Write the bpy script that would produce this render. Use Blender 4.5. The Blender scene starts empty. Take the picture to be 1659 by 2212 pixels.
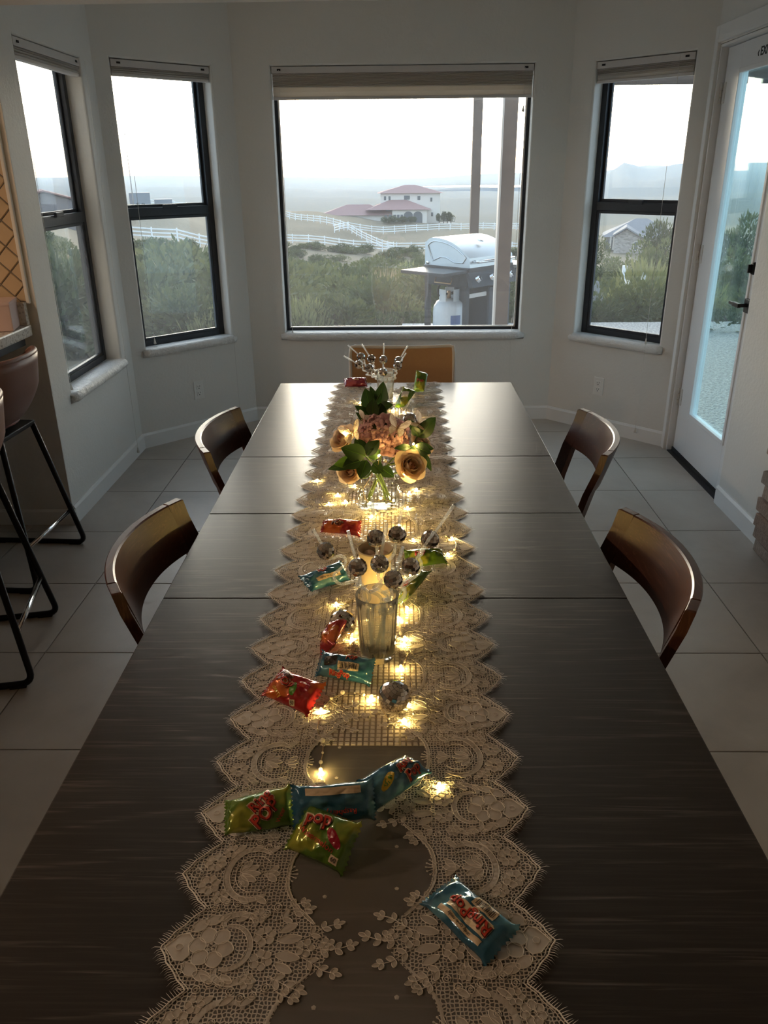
import bpy, bmesh, math, random
from mathutils import Vector, Matrix, noise
from math import sin, cos, pi, radians, sqrt, atan2

# ------------------------------------------------------------------ camera, sky, exposure
SC = bpy.context.scene
COL = SC.collection
IW, IH, FPX = 1659.0, 2212.0, 1720.0
CAMZ = 1.6268
PITCH, YAW, ROLL = radians(23.221), radians(1.084), radians(-0.551)
CAM_M = (Matrix.Rotation(YAW, 3, 'Z') @ Matrix.Rotation(pi / 2 - PITCH, 3, 'X') @ Matrix.Rotation(ROLL, 3, 'Z'))
cam_data = bpy.data.cameras.new('camera')
cam_data.sensor_fit = 'VERTICAL'
cam_data.sensor_height = 36.0
cam_data.lens = 36.0 * FPX / IH
cam_data.clip_start = 0.02
cam_data.clip_end = 20000
cam = bpy.data.objects.new('camera', cam_data)
COL.objects.link(cam)
cam.matrix_world = Matrix.Translation((0, 0, CAMZ)) @ CAM_M.to_4x4()
SC.camera = cam

SC.view_settings.view_transform = 'Standard'
SC.view_settings.look = 'None'
SC.view_settings.gamma = 1.0
SC.view_settings.use_curve_mapping = False
SC.view_settings.exposure = 0.26
SC.cycles.max_bounces = 5
SC.cycles.diffuse_bounces = 3
SC.cycles.glossy_bounces = 3
SC.cycles.transmission_bounces = 6
SC.cycles.transparent_max_bounces = 12
SC.cycles.use_adaptive_sampling = True
SC.cycles.adaptive_threshold = 0.1
SC.cycles.adaptive_min_samples = 20
SC.cycles.volume_bounces = 0
SC.cycles.sample_clamp_indirect = 3.0
SC.cycles.blur_glossy = 1.0

world = bpy.data.worlds.new('hazy_evening_sky')
SC.world = world
world.use_nodes = True
wn, wl = world.node_tree.nodes, world.node_tree.links
wn.clear()
w_out = wn.new('ShaderNodeOutputWorld')
w_bg = wn.new('ShaderNodeBackground')
w_sky = wn.new('ShaderNodeTexSky')
w_sky.sky_type = 'NISHITA'
w_sky.sun_disc = False
w_sky.sun_elevation = radians(9)
w_sky.sun_rotation = radians(-4)
w_sky.altitude = 300
w_sky.air_density = 1.0
w_sky.dust_density = 3.0
w_sky.ozone_density = 1.5
# thin high cloud whitens the whole dome evenly
w_mix = wn.new('ShaderNodeMix'); w_mix.data_type = 'RGBA'
w_mix.inputs[0].default_value = 0.35
w_hsv = wn.new('ShaderNodeHueSaturation')
w_hsv.inputs['Saturation'].default_value = 0.55
w_hsv.inputs['Value'].default_value = 1.0
wl.new(w_sky.outputs[0], w_hsv.inputs['Color'])
wl.new(w_hsv.outputs[0], w_mix.inputs[6])
w_mix.inputs[7].default_value = (2.9, 3.9, 5.0, 1)
w_bg.inputs['Strength'].default_value = 0.56
wl.new(w_mix.outputs[2], w_bg.inputs['Color'])
wl.new(w_bg.outputs[0], w_out.inputs['Surface'])

# low evening sun, veiled by thin cloud: a wide soft source behind the far window
sun_data = bpy.data.lights.new('evening_sun_offscreen', 'SUN')
sun_data.energy = 0.35
sun_data.angle = radians(9)
sun_data.color = (1.0, 0.83, 0.62)
sun = bpy.data.objects.new('evening_sun_offscreen', sun_data)
COL.objects.link(sun)
_sd = Vector((sin(radians(-4)) * cos(radians(9)), cos(radians(-4)) * cos(radians(9)), sin(radians(9))))
sun.rotation_euler = _sd.to_track_quat('Z', 'Y').to_euler()

# ------------------------------------------------------------------ helpers
rnd = random.Random(11)

def ray(u, v):
    return CAM_M @ Vector(((u - IW / 2) / FPX, -(v - IH / 2) / FPX, -1.0))

def onz(u, v, z):                       # where the sight line through a pixel meets a level z
    d = ray(u, v); t = (z - CAMZ) / d.z
    return Vector((d.x * t, d.y * t, z))

def at(u, v, dist):                     # a point at a known ground distance along a sight line
    d = ray(u, v); t = dist / math.hypot(d.x, d.y)
    return Vector((d.x * t, d.y * t, CAMZ + d.z * t))

def aty(u, v, y):
    d = ray(u, v); t = y / d.y
    return Vector((d.x * t, y, CAMZ + d.z * t))

def lerp(a, b, t): return a + (b - a) * t
def clamp(x, a=0.0, b=1.0): return max(a, min(b, x))
def sstep(a, b, x):
    t = clamp((x - a) / (b - a)); return t * t * (3 - 2 * t)

class MB:
    """collects vertices and faces for ONE mesh"""
    def __init__(s): s.v = []; s.f = []
    def add(s, vs, fs):
        n = len(s.v); s.v.extend([Vector(p) for p in vs]); s.f.extend([tuple(i + n for i in f) for f in fs]); return s
    def box(s, x0, x1, y0, y1, z0, z1, M=None):
        vs = [Vector((x, y, z)) for z in (z0, z1) for y in (y0, y1) for x in (x0, x1)]
        if M is not None: vs = [M @ p for p in vs]
        return s.add(vs, [(0, 2, 3, 1), (4, 5, 7, 6), (0, 1, 5, 4), (2, 6, 7, 3), (0, 4, 6, 2), (1, 3, 7, 5)])
    def bbox(s, x0, x1, y0, y1, z0, z1, b=0.004, M=None):       # box with chamfered edges
        b = min(b, abs(x1 - x0) / 2.2, abs(y1 - y0) / 2.2, abs(z1 - z0) / 2.2)
        bm = bmesh.new()
        vs = [bm.verts.new((x, y, z)) for z in (z0, z1) for y in (y0, y1) for x in (x0, x1)]
        for f in [(0, 2, 3, 1), (4, 5, 7, 6), (0, 1, 5, 4), (2, 6, 7, 3), (0, 4, 6, 2), (1, 3, 7, 5)]:
            bm.faces.new([vs[i] for i in f])
        bmesh.ops.bevel(bm, geom=list(bm.edges), offset=b, segments=2, affect='EDGES', profile=0.6)
        bm.verts.index_update()
        pv = [v.co.copy() for v in bm.verts]
        if M is not None: pv = [M @ p for p in pv]
        fs = [tuple(v.index for v in f.verts) for f in bm.faces]
        bm.free()
        return s.add(pv, fs)
    def tube(s, path, r, n=8, closed=False, caps=True):
        path = [Vector(p) for p in path]; m = len(path)
        rs = r if hasattr(r, '__len__') else [r] * m
        T = []
        for i in range(m):
            a = path[(i - 1) % m] if (closed or i > 0) else path[0]
            b = path[(i + 1) % m] if (closed or i < m - 1) else path[-1]
            t = b - a
            T.append(t.normalized() if t.length > 1e-9 else Vector((0, 0, 1)))
        up = Vector((0, 0, 1)) if abs(T[0].z) < 0.9 else Vector((1, 0, 0))
        N = (up - T[0] * up.dot(T[0])).normalized()
        vs = []
        for i in range(m):
            if i:
                N = N - T[i] * N.dot(T[i])
                if N.length < 1e-6: N = T[i].orthogonal()
                N.normalize()
            B = T[i].cross(N)
            for k in range(n):
                a = 2 * pi * k / n
                vs.append(path[i] + (N * cos(a) + B * sin(a)) * rs[i])
        fs = []
        for i in range(m if closed else m - 1):
            j = (i + 1) % m
            for k in range(n):
                l = (k + 1) % n
                fs.append((i * n + k, i * n + l, j * n + l, j * n + k))
        if caps and not closed:
            fs.append(tuple(range(n - 1, -1, -1))); fs.append(tuple(range((m - 1) * n, m * n)))
        return s.add(vs, fs)
    def lathe(s, prof, n=32, M=None, flute=None):
        """prof: list of (r, z); flute(a, z) scales r"""
        vs = []; fs = []; rings = []
        for (r, z) in prof:
            if r < 1e-6:
                rings.append([len(vs)]); vs.append(Vector((0, 0, z)))
            else:
                ring = []
                for k in range(n):
                    a = 2 * pi * k / n
                    rr = r * (flute(a, z, r) if flute else 1)
                    ring.append(len(vs)); vs.append(Vector((rr * cos(a), rr * sin(a), z)))
                rings.append(ring)
        for A, B in zip(rings[:-1], rings[1:]):
            if len(A) == 1 and len(B) == 1: continue
            for k in range(n):
                l = (k + 1) % n
                if len(A) == 1: fs.append((A[0], B[l], B[k]))
                elif len(B) == 1: fs.append((A[k], A[l], B[0]))
                else: fs.append((A[k], A[l], B[l], B[k]))
        if M is not None: vs = [M @ p for p in vs]
        return s.add(vs, fs)
    def ball(s, c, r, nu=12, nv=8, scale=(1, 1, 1), M=None):
        prof = [(r * sin(pi * i / nv), -r * cos(pi * i / nv)) for i in range(nv + 1)]
        prof[0] = (0, -r); prof[-1] = (0, r)
        X = Matrix.Translation(Vector(c)) @ (M.to_4x4() if M is not None else Matrix()) @ Matrix.Diagonal((*scale, 1))
        return s.lathe(prof, nu, X)
    def prism(s, pts, z0, z1, M=None):      # polygon in xy pulled up
        n = len(pts)
        vs = [Vector((p[0], p[1], z0)) for p in pts] + [Vector((p[0], p[1], z1)) for p in pts]
        if M is not None: vs = [M @ p for p in vs]
        return s.add(vs, [tuple(range(n - 1, -1, -1)), tuple(range(n, 2 * n))] + [(i, (i + 1) % n, n + (i + 1) % n, n + i) for i in range(n)])
    def grid(s, fn, nu, nv, flip=False):
        vs = [Vector(fn(i / nu, j / nv)) for j in range(nv + 1) for i in range(nu + 1)]
        w = nu + 1
        fs = [((j * w + i), (j * w + i + 1), ((j + 1) * w + i + 1), ((j + 1) * w + i)) for j in range(nv) for i in range(nu)]
        if flip: fs = [f[::-1] for f in fs]
        return s.add(vs, fs)
    def mesh(s, name='mesh', mat=None, smooth=False, fix=False):
        me = bpy.data.meshes.new(name)
        me.from_pydata([tuple(p) for p in s.v], [], s.f)
        if fix:
            bm = bmesh.new(); bm.from_mesh(me); bmesh.ops.recalc_face_normals(bm, faces=bm.faces); bm.to_mesh(me); bm.free()
        if mat is not None: me.materials.append(MAT[mat] if isinstance(mat, str) else mat)
        if smooth: me.shade_smooth()
        me.update()
        return me
    def build(s, name, mat, parent=None, smooth=False, loc=None, rot=None, fix=False):
        return link(name, s.mesh(name, mat, smooth, fix), parent, loc, rot)

def link(name, me, parent=None, loc=None, rot=None):
    o = bpy.data.objects.new(name, me); COL.objects.link(o)
    if parent is not None: o.parent = parent
    if loc is not None: o.location = loc
    if rot is not None: o.rotation_euler = rot
    return o

def tag(o, label=None, cat=None, group=None, kind=None):
    if label: o['label'] = label
    if cat: o['category'] = cat
    if group: o['group'] = group
    if kind: o['kind'] = kind
    return o

def thing(name, label, cat, loc=(0, 0, 0), rz=0.0, group=None):
    o = link(name, None, None, loc, (0, 0, rz)); o.empty_display_size = 0.05
    return tag(o, label, cat, group)

def struct(name, label=None, loc=(0, 0, 0)):
    o = link(name, None, None, loc); o.empty_display_size = 0.05
    tag(o, label, None, None, 'structure'); return o

def copy_tree(o, parent=None, keep=True):
    c = o.copy(); COL.objects.link(c); c.parent = parent
    for ch in [k for k in bpy.data.objects if k.parent == o]: copy_tree(ch, c)
    return c

def smooth_by_angle(o, ang=40):
    me = o.data
    me.shade_smooth()
    bm = bmesh.new(); bm.from_mesh(me)
    for e in bm.edges:
        if len(e.link_faces) == 2 and e.calc_face_angle(0) > radians(ang): e.smooth = False
    bm.to_mesh(me); bm.free()
    return o

# ------------------------------------------------------------------ materials
MAT = {}
class NT:
    def __init__(s, name):
        m = bpy.data.materials.new(name); m.use_nodes = True
        s.m = m; s.t = m.node_tree; s.n = s.t.nodes; s.l = s.t.links
        s.n.clear(); s.out = s.n.new('ShaderNodeOutputMaterial'); MAT[name] = m
    def node(s, ty, **kw):
        nd = s.n.new('ShaderNode' + ty)
        for k, v in kw.items():
            if k.startswith('i_'):
                key = k[2:]
                key = int(key) if key.isdigit() else key.replace('_', ' ')
                if isinstance(v, bpy.types.NodeSocket): s.l.new(v, nd.inputs[key])
                else: nd.inputs[key].default_value = v
            else: setattr(nd, k, v)
        return nd
    def math(s, op, a, b=None, c=None):
        nd = s.n.new('ShaderNodeMath'); nd.operation = op
        for i, x in enumerate((a, b, c)):
            if x is None: continue
            if isinstance(x, bpy.types.NodeSocket): s.l.new(x, nd.inputs[i])
            else: nd.inputs[i].default_value = x
        return nd.outputs[0]
    def mix(s, fac, a, b):
        nd = s.n.new('ShaderNodeMix'); nd.data_type = 'RGBA'
        for i, x in ((0, fac), (6, a), (7, b)):
            if isinstance(x, bpy.types.NodeSocket): s.l.new(x, nd.inputs[i])
            else: nd.inputs[i].default_value = (*x, 1) if (i and len(x) == 3) else x
        return nd.outputs[2]
    def ramp(s, fac, stops):
        nd = s.n.new('ShaderNodeValToRGB'); e = nd.color_ramp.elements
        while len(e) < len(stops): e.new(0.5)
        for k, (p, c) in enumerate(stops):
            e[k].position = p; e[k].color = (*c, 1) if len(c) == 3 else c
        s.l.new(fac, nd.inputs[0]); return nd.outputs[0]
    def coord(s, which='Object', scale=(1, 1, 1), rot=(0, 0, 0), loc=(0, 0, 0)):
        tc = s.n.new('ShaderNodeTexCoord'); mp = s.n.new('ShaderNodeMapping')
        mp.inputs['Scale'].default_value = scale; mp.inputs['Rotation'].default_value = rot; mp.inputs['Location'].default_value = loc
        s.l.new(tc.outputs[which], mp.inputs[0]); return mp.outputs[0]
    def noise(s, vec, scale, detail=3, rough=0.5, dist=0.0):
        nd = s.node('TexNoise', i_Scale=scale, i_Detail=detail, i_Roughness=rough, i_Distortion=dist)
        if vec is not None: s.l.new(vec, nd.inputs['Vector'])
        return nd.outputs[0]
    def bump(s, h, strength=0.2, dist=0.01):
        return s.node('Bump', i_Strength=strength, i_Distance=dist, i_Height=h).outputs[0]
    def pbsdf(s, col=None, rough=0.5, metal=0.0, normal=None, **kw):
        b = s.n.new('ShaderNodeBsdfPrincipled')
        for key, x in (('Base Color', col), ('Roughness', rough), ('Metallic', metal), ('Normal', normal)):
            if x is None: continue
            if isinstance(x, bpy.types.NodeSocket): s.l.new(x, b.inputs[key])
            else: b.inputs[key].default_value = (*x, 1) if key == 'Base Color' and len(x) == 3 else x
        for k, x in kw.items():
            key = k.replace('_', ' ')
            if isinstance(x, bpy.types.NodeSocket): s.l.new(x, b.inputs[key])
            else: b.inputs[key].default_value = (*x, 1) if isinstance(x, tuple) and len(x) == 3 else x
        return b.outputs[0]
    def mixs(s, fac, a, b):
        nd = s.n.new('ShaderNodeMixShader')
        if isinstance(fac, bpy.types.NodeSocket): s.l.new(fac, nd.inputs[0])
        else: nd.inputs[0].default_value = fac
        s.l.new(a, nd.inputs[1]); s.l.new(b, nd.inputs[2]); return nd.outputs[0]
    def done(s, sh): s.l.new(sh, s.out.inputs['Surface']); return s.m

def plain(name, col, rough=0.5, metal=0.0, var=0.0, scale=20, bump=0.0, **kw):
    t = NT(name); v = t.coord()
    nz = t.noise(v, scale, 3)
    c = col
    if var: c = t.mix(nz, tuple(clamp(x * (1 - var)) for x in col), tuple(clamp(x * (1 + var)) for x in col))
    nrm = t.bump(nz, bump, 0.01) if bump else None
    return t.done(t.pbsdf(c, rough, metal, nrm, **kw))

# painted plaster wall with roller texture
t = NT('wall_paint'); v = t.coord()
nz = t.noise(v, 55, 4, 0.6); n2 = t.noise(v, 1.6, 2)
t.done(t.pbsdf(t.mix(n2, (0.70, 0.675, 0.63), (0.76, 0.735, 0.69)), 0.6, 0, t.bump(nz, 0.25, 0.006)))
plain('ceiling_paint', (0.72, 0.69, 0.64), 0.7, var=0.03, scale=40, bump=0.1)
plain('trim_white', (0.80, 0.79, 0.77), 0.35, var=0.02, scale=6, bump=0.04)
t = NT('sill_plaster'); v = t.coord()
nz = t.noise(v, 22, 4, 0.65); t.done(t.pbsdf((0.76, 0.735, 0.70), 0.5, 0, t.bump(nz, 0.8, 0.02)))
plain('door_white', (0.80, 0.80, 0.80), 0.33, var=0.015, scale=3, bump=0.03)
plain('bronze_frame', (0.022, 0.026, 0.034), 0.42, 0.0, var=0.2, scale=30)
plain('black_metal', (0.012, 0.012, 0.014), 0.38, 0.6, var=0.2)
plain('rubber', (0.015, 0.015, 0.016), 0.8)
plain('plastic_white', (0.78, 0.76, 0.72), 0.35)
plain('hinge_paint', (0.70, 0.68, 0.64), 0.35, 0.2, var=0.08, scale=60)
plain('hole_black', (0.01, 0.01, 0.01), 0.9)
plain('lettering_black', (0.015, 0.015, 0.015), 0.6)
# stone look floor tile
t = NT('floor_tile')
inf = t.node('ObjectInfo'); v = t.coord('Object')
vv = t.node('VectorMath', operation='ADD', i_0=v); t.l.new(t.node('VectorMath', operation='SCALE', i_0=inf.outputs['Location'], i_Scale=3.7).outputs[0], vv.inputs[1])
n1 = t.noise(vv.outputs[0], 2.2, 6, 0.6, 0.4); n2 = t.noise(vv.outputs[0], 45, 3, 0.6)
c = t.ramp(n1, [(0.3, (0.36, 0.315, 0.27)), (0.5, (0.44, 0.39, 0.335)), (0.72, (0.50, 0.45, 0.395))])
c = t.mix(t.math('MULTIPLY', inf.outputs['Random'], 0.25), c, (0.40, 0.36, 0.32))
t.done(t.pbsdf(c, t.math('ADD', t.math('MULTIPLY', n2, 0.12), 0.30), 0, t.bump(n2, 0.05, 0.003)))
plain('grout', (0.20, 0.175, 0.15), 0.9, var=0.2, scale=60)

def wood(name, dark, light, axis, rough, scale=1.0, coat=0.0, contrast=1.0):
    """stained oak: cathedral grain and pores along one axis"""
    t = NT(name); st = [9.0, 9.0, 9.0]; st[axis] = 0.9
    inf = t.node('ObjectInfo')
    v = t.coord('Object', tuple(x * scale for x in st))
    off = t.node('VectorMath', operation='ADD', i_0=v)
    t.l.new(t.node('VectorMath', operation='SCALE', i_0=inf.outputs['Location'], i_Scale=5.3).outputs[0], off.inputs[1])
    big = t.noise(off.outputs[0], 0.55, 2, 0.5, 0.3)
    ring = t.math('FRACT', t.math('MULTIPLY', big, 16.0))
    ringe = t.math('POWER', t.math('ABSOLUTE', t.math('SUBTRACT', t.math('MULTIPLY', ring, 2.0), 1.0)), 3.0)
    st2 = [160.0, 160.0, 160.0]; st2[axis] = 5.0
    pores = t.noise(t.coord('Object', tuple(x * scale for x in st2)), 1.0, 3, 0.65)
    pr = t.ramp(pores, [(0.47, (0, 0, 0)), (0.66, (1, 1, 1))])
    g = t.math('MULTIPLY', t.math('ADD', t.math('MULTIPLY', ringe, 0.9), 0.15), pr)
    g = t.math('MULTIPLY', g, contrast)
    c = t.mix(g, dark, light)
    r = t.math('ADD', t.math('MULTIPLY', g, 0.10), rough)
    nb = t.bump(t.math('MULTIPLY', g, -1.0), 0.10, 0.001)
    return t.done(t.pbsdf(c, r, 0, nb, Coat_Weight=coat, Coat_Roughness=0.2))
wood('table_wood', (0.014, 0.0095, 0.0085), (0.085, 0.068, 0.058), 0, 0.33, 1.0, 0.0, 1.0)
wood('chair_wood', (0.060, 0.020, 0.011), (0.135, 0.055, 0.032), 1, 0.33, 1.3)
wood('chair_wood_post', (0.060, 0.020, 0.011), (0.135, 0.055, 0.032), 2, 0.33, 1.3)

def glass_thin(name, tint=(1, 1, 1), dust=0.0, rough=0.0, boost=1.0):
    """clear pane: straight-through light, Fresnel mirror, a little dust that scatters"""
    t = NT(name)
    tr = t.node('BsdfTransparent', i_Color=(*tint, 1)).outputs[0]
    gl = t.node('BsdfGlossy', i_Color=(1, 1, 1, 1), i_Roughness=rough).outputs[0]
    fr = t.node('LayerWeight', i_Blend=0.5).outputs['Facing']
    fac = t.math('ADD', t.math('MULTIPLY', t.math('POWER', fr, 4.0), 0.75 * boost), 0.035 * boost)
    s = t.mixs(fac, tr, gl)
    if dust:
        nz = t.noise(t.coord('Object'), 2.3, 5, 0.65)
        df = t.node('BsdfTranslucent', i_Color=(0.9, 0.92, 0.95, 1)).outputs[0]
        s = t.mixs(t.math('MULTIPLY', t.math('ADD', nz, 0.5), dust), s, df)
    return t.done(s)
glass_thin('window_glass', (0.96, 0.985, 0.985), 0.026)
glass_thin('door_glass', (0.80, 0.93, 0.93), 0.022)
glass_thin('tumbler_glass', (0.93, 0.94, 0.92), 0.045, 0.02, 2.6)
glass_thin('vase_glass', (0.97, 0.985, 0.97), 0.0, 0.0, 1.25)
t = NT('crystal_glass')
t.done(t.mixs(0.09, t.node('BsdfGlass', i_Color=(0.99, 0.985, 0.96, 1), i_Roughness=0.0, i_IOR=1.14).outputs[0], t.node('BsdfTranslucent', i_Color=(0.9, 0.88, 0.82, 1)).outputs[0]))
t = NT('clear_glass'); t.done(t.node('BsdfGlass', i_Color=(0.98, 0.99, 0.985, 1), i_Roughness=0.0, i_IOR=1.45).outputs[0])
t = NT('shade_fabric'); v = t.coord('Object'); nz = t.noise(v, 300, 2)
df = t.pbsdf(t.mix(nz, (0.64, 0.60, 0.55), (0.72, 0.68, 0.63)), 0.8)
tl = t.node('BsdfTranslucent', i_Color=(0.75, 0.68, 0.58, 1)).outputs[0]
t.done(t.mixs(0.30, df, tl))
plain('blind_rail', (0.62, 0.58, 0.55), 0.4)
plain('cord_white', (0.66, 0.63, 0.58), 0.8)

# ------------------------------------------------------------------ the room
CEIL = 2.62
PA, PB, PC, PD, PE = (-1.63, 3.65), (-1.63, 4.84), (-1.0, 5.47), (1.056, 5.47), (1.685, 4.841)
ROOM = [PE, PD, PC, PB, PA, (-5.0, 3.65), (-5.0, -3.0), (1.685, -3.0)]

def clip_half(poly, a, b, c):           # keep a x + b y <= c
    out = []
    for i in range(len(poly)):
        p, q = poly[i], poly[(i + 1) % len(poly)]
        fp, fq = a * p[0] + b * p[1] - c, a * q[0] + b * q[1] - c
        if fp <= 0: out.append(p)
        if (fp < 0 < fq) or (fq < 0 < fp):
            k = fp / (fp - fq); out.append((p[0] + (q[0] - p[0]) * k, p[1] + (q[1] - p[1]) * k))
    return out
def area(poly): return abs(sum(poly[i][0] * poly[(i + 1) % len(poly)][1] - poly[(i + 1) % len(poly)][0] * poly[i][1] for i in range(len(poly)))) / 2
def inset(poly, d):
    cx = sum(p[0] for p in poly) / len(poly); cy = sum(p[1] for p in poly) / len(poly)
    out = []
    for p in poly:
        v = Vector((p[0] - cx, p[1] - cy)); L = max(v.length, 1e-6)
        out.append((p[0] - v.x / L * d * 1.41, p[1] - v.y / L * d * 1.41))
    return out

floor = tag(MB().prism(ROOM[::-1], -0.12, -0.004).build('floor', 'grout', fix=True), 'pale beige stone tile floor of the dining nook', None, None, 'structure')
TX, TY, TW, TH, G = -1.305, 1.945, 0.525, 0.5355, 0.0022
full = MB().bbox(-TW / 2 + G, TW / 2 - G, -TH / 2 + G, TH / 2 - G, -0.010, 0.0, 0.0015).mesh('tile', 'floor_tile', fix=True)
for i in range(-4, 6):
    for j in range(-5, 7):
        x0, y0 = TX + i * TW, TY + j * TH
        rect = [(x0 + G, y0 + G), (x0 + TW - G, y0 + G), (x0 + TW - G, y0 + TH - G), (x0 + G, y0 + TH - G)]
        pieces = [rect]
        if x0 < -1.63 and y0 + TH > 3.65:
            pieces = [clip_half(rect, 0, 1, 3.65), clip_half(clip_half(rect, -1, 0, 1.63), 0, -1, -3.65)]
        for pc in pieces:
            if len(pc) < 3: continue
            pc = clip_half(pc, 1, 0, 1.685)
            pc = clip_half(pc, 0, 1, 5.47) if pc else pc
            pc = clip_half(pc, -1, 1, PC[1] - PC[0]) if pc else pc
            pc = clip_half(pc, 1, 1, PD[0] + PD[1]) if pc else pc
            if len(pc) < 3 or area(pc) < 0.0008: continue
            c = Vector((x0 + TW / 2, y0 + TH / 2, 0))
            if abs(area(pc) - (TW - 2 * G) * (TH - 2 * G)) < 1e-5:
                link('tile', full, floor, c)
            else:
                MB().prism([(p[0] - c.x, p[1] - c.y) for p in pc], -0.010, 0.0).build('tile', 'floor_tile', floor, False, c, None, True)

ceiling = tag(MB().prism(ROOM[::-1], CEIL, CEIL + 0.12).build('ceiling', 'ceiling_paint', fix=True), 'plain painted ceiling above the dining nook', None, None, 'structure')

def frame_of(P0, P1):
    d = Vector((P1[0] - P0[0], P1[1] - P0[1], 0)); L = d.length; d.normalize()
    n = Vector((d.y, -d.x, 0))          # outward
    M = Matrix(((d.x, n.x, 0, P0[0]), (d.y, n.y, 0, P0[1]), (0, 0, 1, 0), (0, 0, 0, 1)))
    return M, L

plain('stucco', (0.52, 0.48, 0.43), 0.9, var=0.1, scale=60, bump=0.3)
plain('unseen_wall_brown', (0.26, 0.185, 0.13), 0.6, var=0.1, scale=4)  # assumed brown for the unseen walls, dims mirror reflections and bounced light
def wall_panel(name, P0, P1, holes=(), z0=0.0, z1=CEIL, th=0.15, label=None, paint='wall_paint'):
    M, L = frame_of(P0, P1)
    ts = sorted({0.0, L} | {h[0] for h in holes} | {h[1] for h in holes})
    zs = sorted({z0, z1} | {h[2] for h in holes} | {h[3] for h in holes})
    mb = MB()
    def solid(i, j):
        if i < 0 or j < 0 or i >= len(ts) - 1 or j >= len(zs) - 1: return False
        t, z = (ts[i] + ts[i + 1]) / 2, (zs[j] + zs[j + 1]) / 2
        return not any(h[0] < t < h[1] and h[2] < z < h[3] for h in holes)
    for i in range(len(ts) - 1):
        for j in range(len(zs) - 1):
            if not solid(i, j): continue
            a, b, c, e = ts[i], ts[i + 1], zs[j], zs[j + 1]
            q = lambda *p: [M @ Vector(x) for x in p]
            mb.add(q((a, 0, c), (b, 0, c), (b, 0, e), (a, 0, e)), [(0, 1, 2, 3)])
            mb.add(q((a, th, c), (b, th, c), (b, th, e), (a, th, e)), [(3, 2, 1, 0)])
            if not solid(i - 1, j): mb.add(q((a, 0, c), (a, 0, e), (a, th, e), (a, th, c)), [(0, 1, 2, 3)])
            if not solid(i + 1, j): mb.add(q((b, 0, c), (b, th, c), (b, th, e), (b, 0, e)), [(0, 1, 2, 3)])
            if not solid(i, j - 1): mb.add(q((a, 0, c), (a, th, c), (b, th, c), (b, 0, c)), [(0, 1, 2, 3)])
            if not solid(i, j + 1): mb.add(q((a, 0, e), (b, 0, e), (b, th, e), (a, th, e)), [(0, 1, 2, 3)])
    bm_me = mb.mesh(name, paint)
    bm = bmesh.new(); bm.from_mesh(bm_me)
    bmesh.ops.remove_doubles(bm, verts=bm.verts, dist=1e-5)
    bmesh.ops.recalc_face_normals(bm, faces=bm.faces)
    # plaster corners of the openings are rounded over
    ed = []
    for e in bm.edges:
        if len(e.link_faces) == 2 and e.calc_face_angle(0) > 1.2:
            ca = [(M.inverted() @ v.co) for v in e.verts]
            if all(abs(p.y) < 1e-4 for p in ca) and any(h[0] - 1e-4 <= p.x <= h[1] + 1e-4 and h[2] - 1e-4 <= p.z <= h[3] + 1e-4 and h[3] - h[2] < 1.9 for h in holes for p in ca):
                ed.append(e)
    if ed: bmesh.ops.bevel(bm, geom=ed, offset=0.012, segments=3, affect='EDGES', profile=0.5)
    bm_me.materials.append(MAT['stucco']); Mi = M.inverted()
    for f in bm.faces:
        if all((Mi @ v.co).y > th - 1e-4 for v in f.verts): f.material_index = 1
    bm.to_mesh(bm_me); bm.free()
    o = link(name, bm_me)
    tag(o, label, None, None, 'structure')
    return o, M, L

ZB, ZT = 0.612, 2.212
W_BACK = (PD[0] - 0.83, PD[0] + 0.765, ZB, ZT)
W_LB = (0.155, 0.787, ZB + 0.006, 2.203)
W_RB = (0.8896 - 0.777, 0.8896 - 0.163, ZB + 0.006, 2.203)
W_LW = (4.84 - 4.655, 4.84 - 3.875, ZB + 0.004, 2.172)
DOOR = (3.0 + 3.915, 3.0 + 4.785, -0.01, 2.215)
wall_back, M_BK, L_BK = wall_panel('wall_back', PD, PC, [W_BACK], label='painted wall holding the wide picture window')
wall_lb, M_LB, L_LB = wall_panel('wall_left_bay', PC, PB, [W_LB], label='slanting painted wall with an outlet under a narrow window, on the bar side')
wall_lw, M_LW, L_LW = wall_panel('wall_left', PB, (-1.63, 3.655), [W_LW], label='painted side wall running to the kitchen corner')
wall_kt, M_KT, L_KT = wall_panel('wall_kitchen', (-1.6305, 3.65), (-5.0, 3.65), label='kitchen wall with a diagonal tile backsplash')
wall_rb, M_RB, L_RB = wall_panel('wall_right_bay', PE, PD, [W_RB], label='slanting painted wall with an outlet, next to the glass door')
wall_rw, M_RW, L_RW = wall_panel('wall_right', (1.685, -3.0), PE, [DOOR], label='white side wall around the glass door')
wall_panel('wall_far_kitchen', (-5.0, 3.65), (-5.0, -3.0), label='kitchen side wall', paint='unseen_wall_brown')
wall_panel('wall_front', (-5.0, -3.0), (1.685, -3.0), label='unseen wall behind the dining area, browned to dim reflections', paint='unseen_wall_brown')
# header that closes the nook off from the room's ceiling
tag(MB().bbox(-5.0, 1.685, 3.42, 3.60, 2.228, CEIL, 0.01).build('trim_1', 'ceiling_paint', fix=True), 'boxed header across the opening of the nook', None, None, 'structure')

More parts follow.
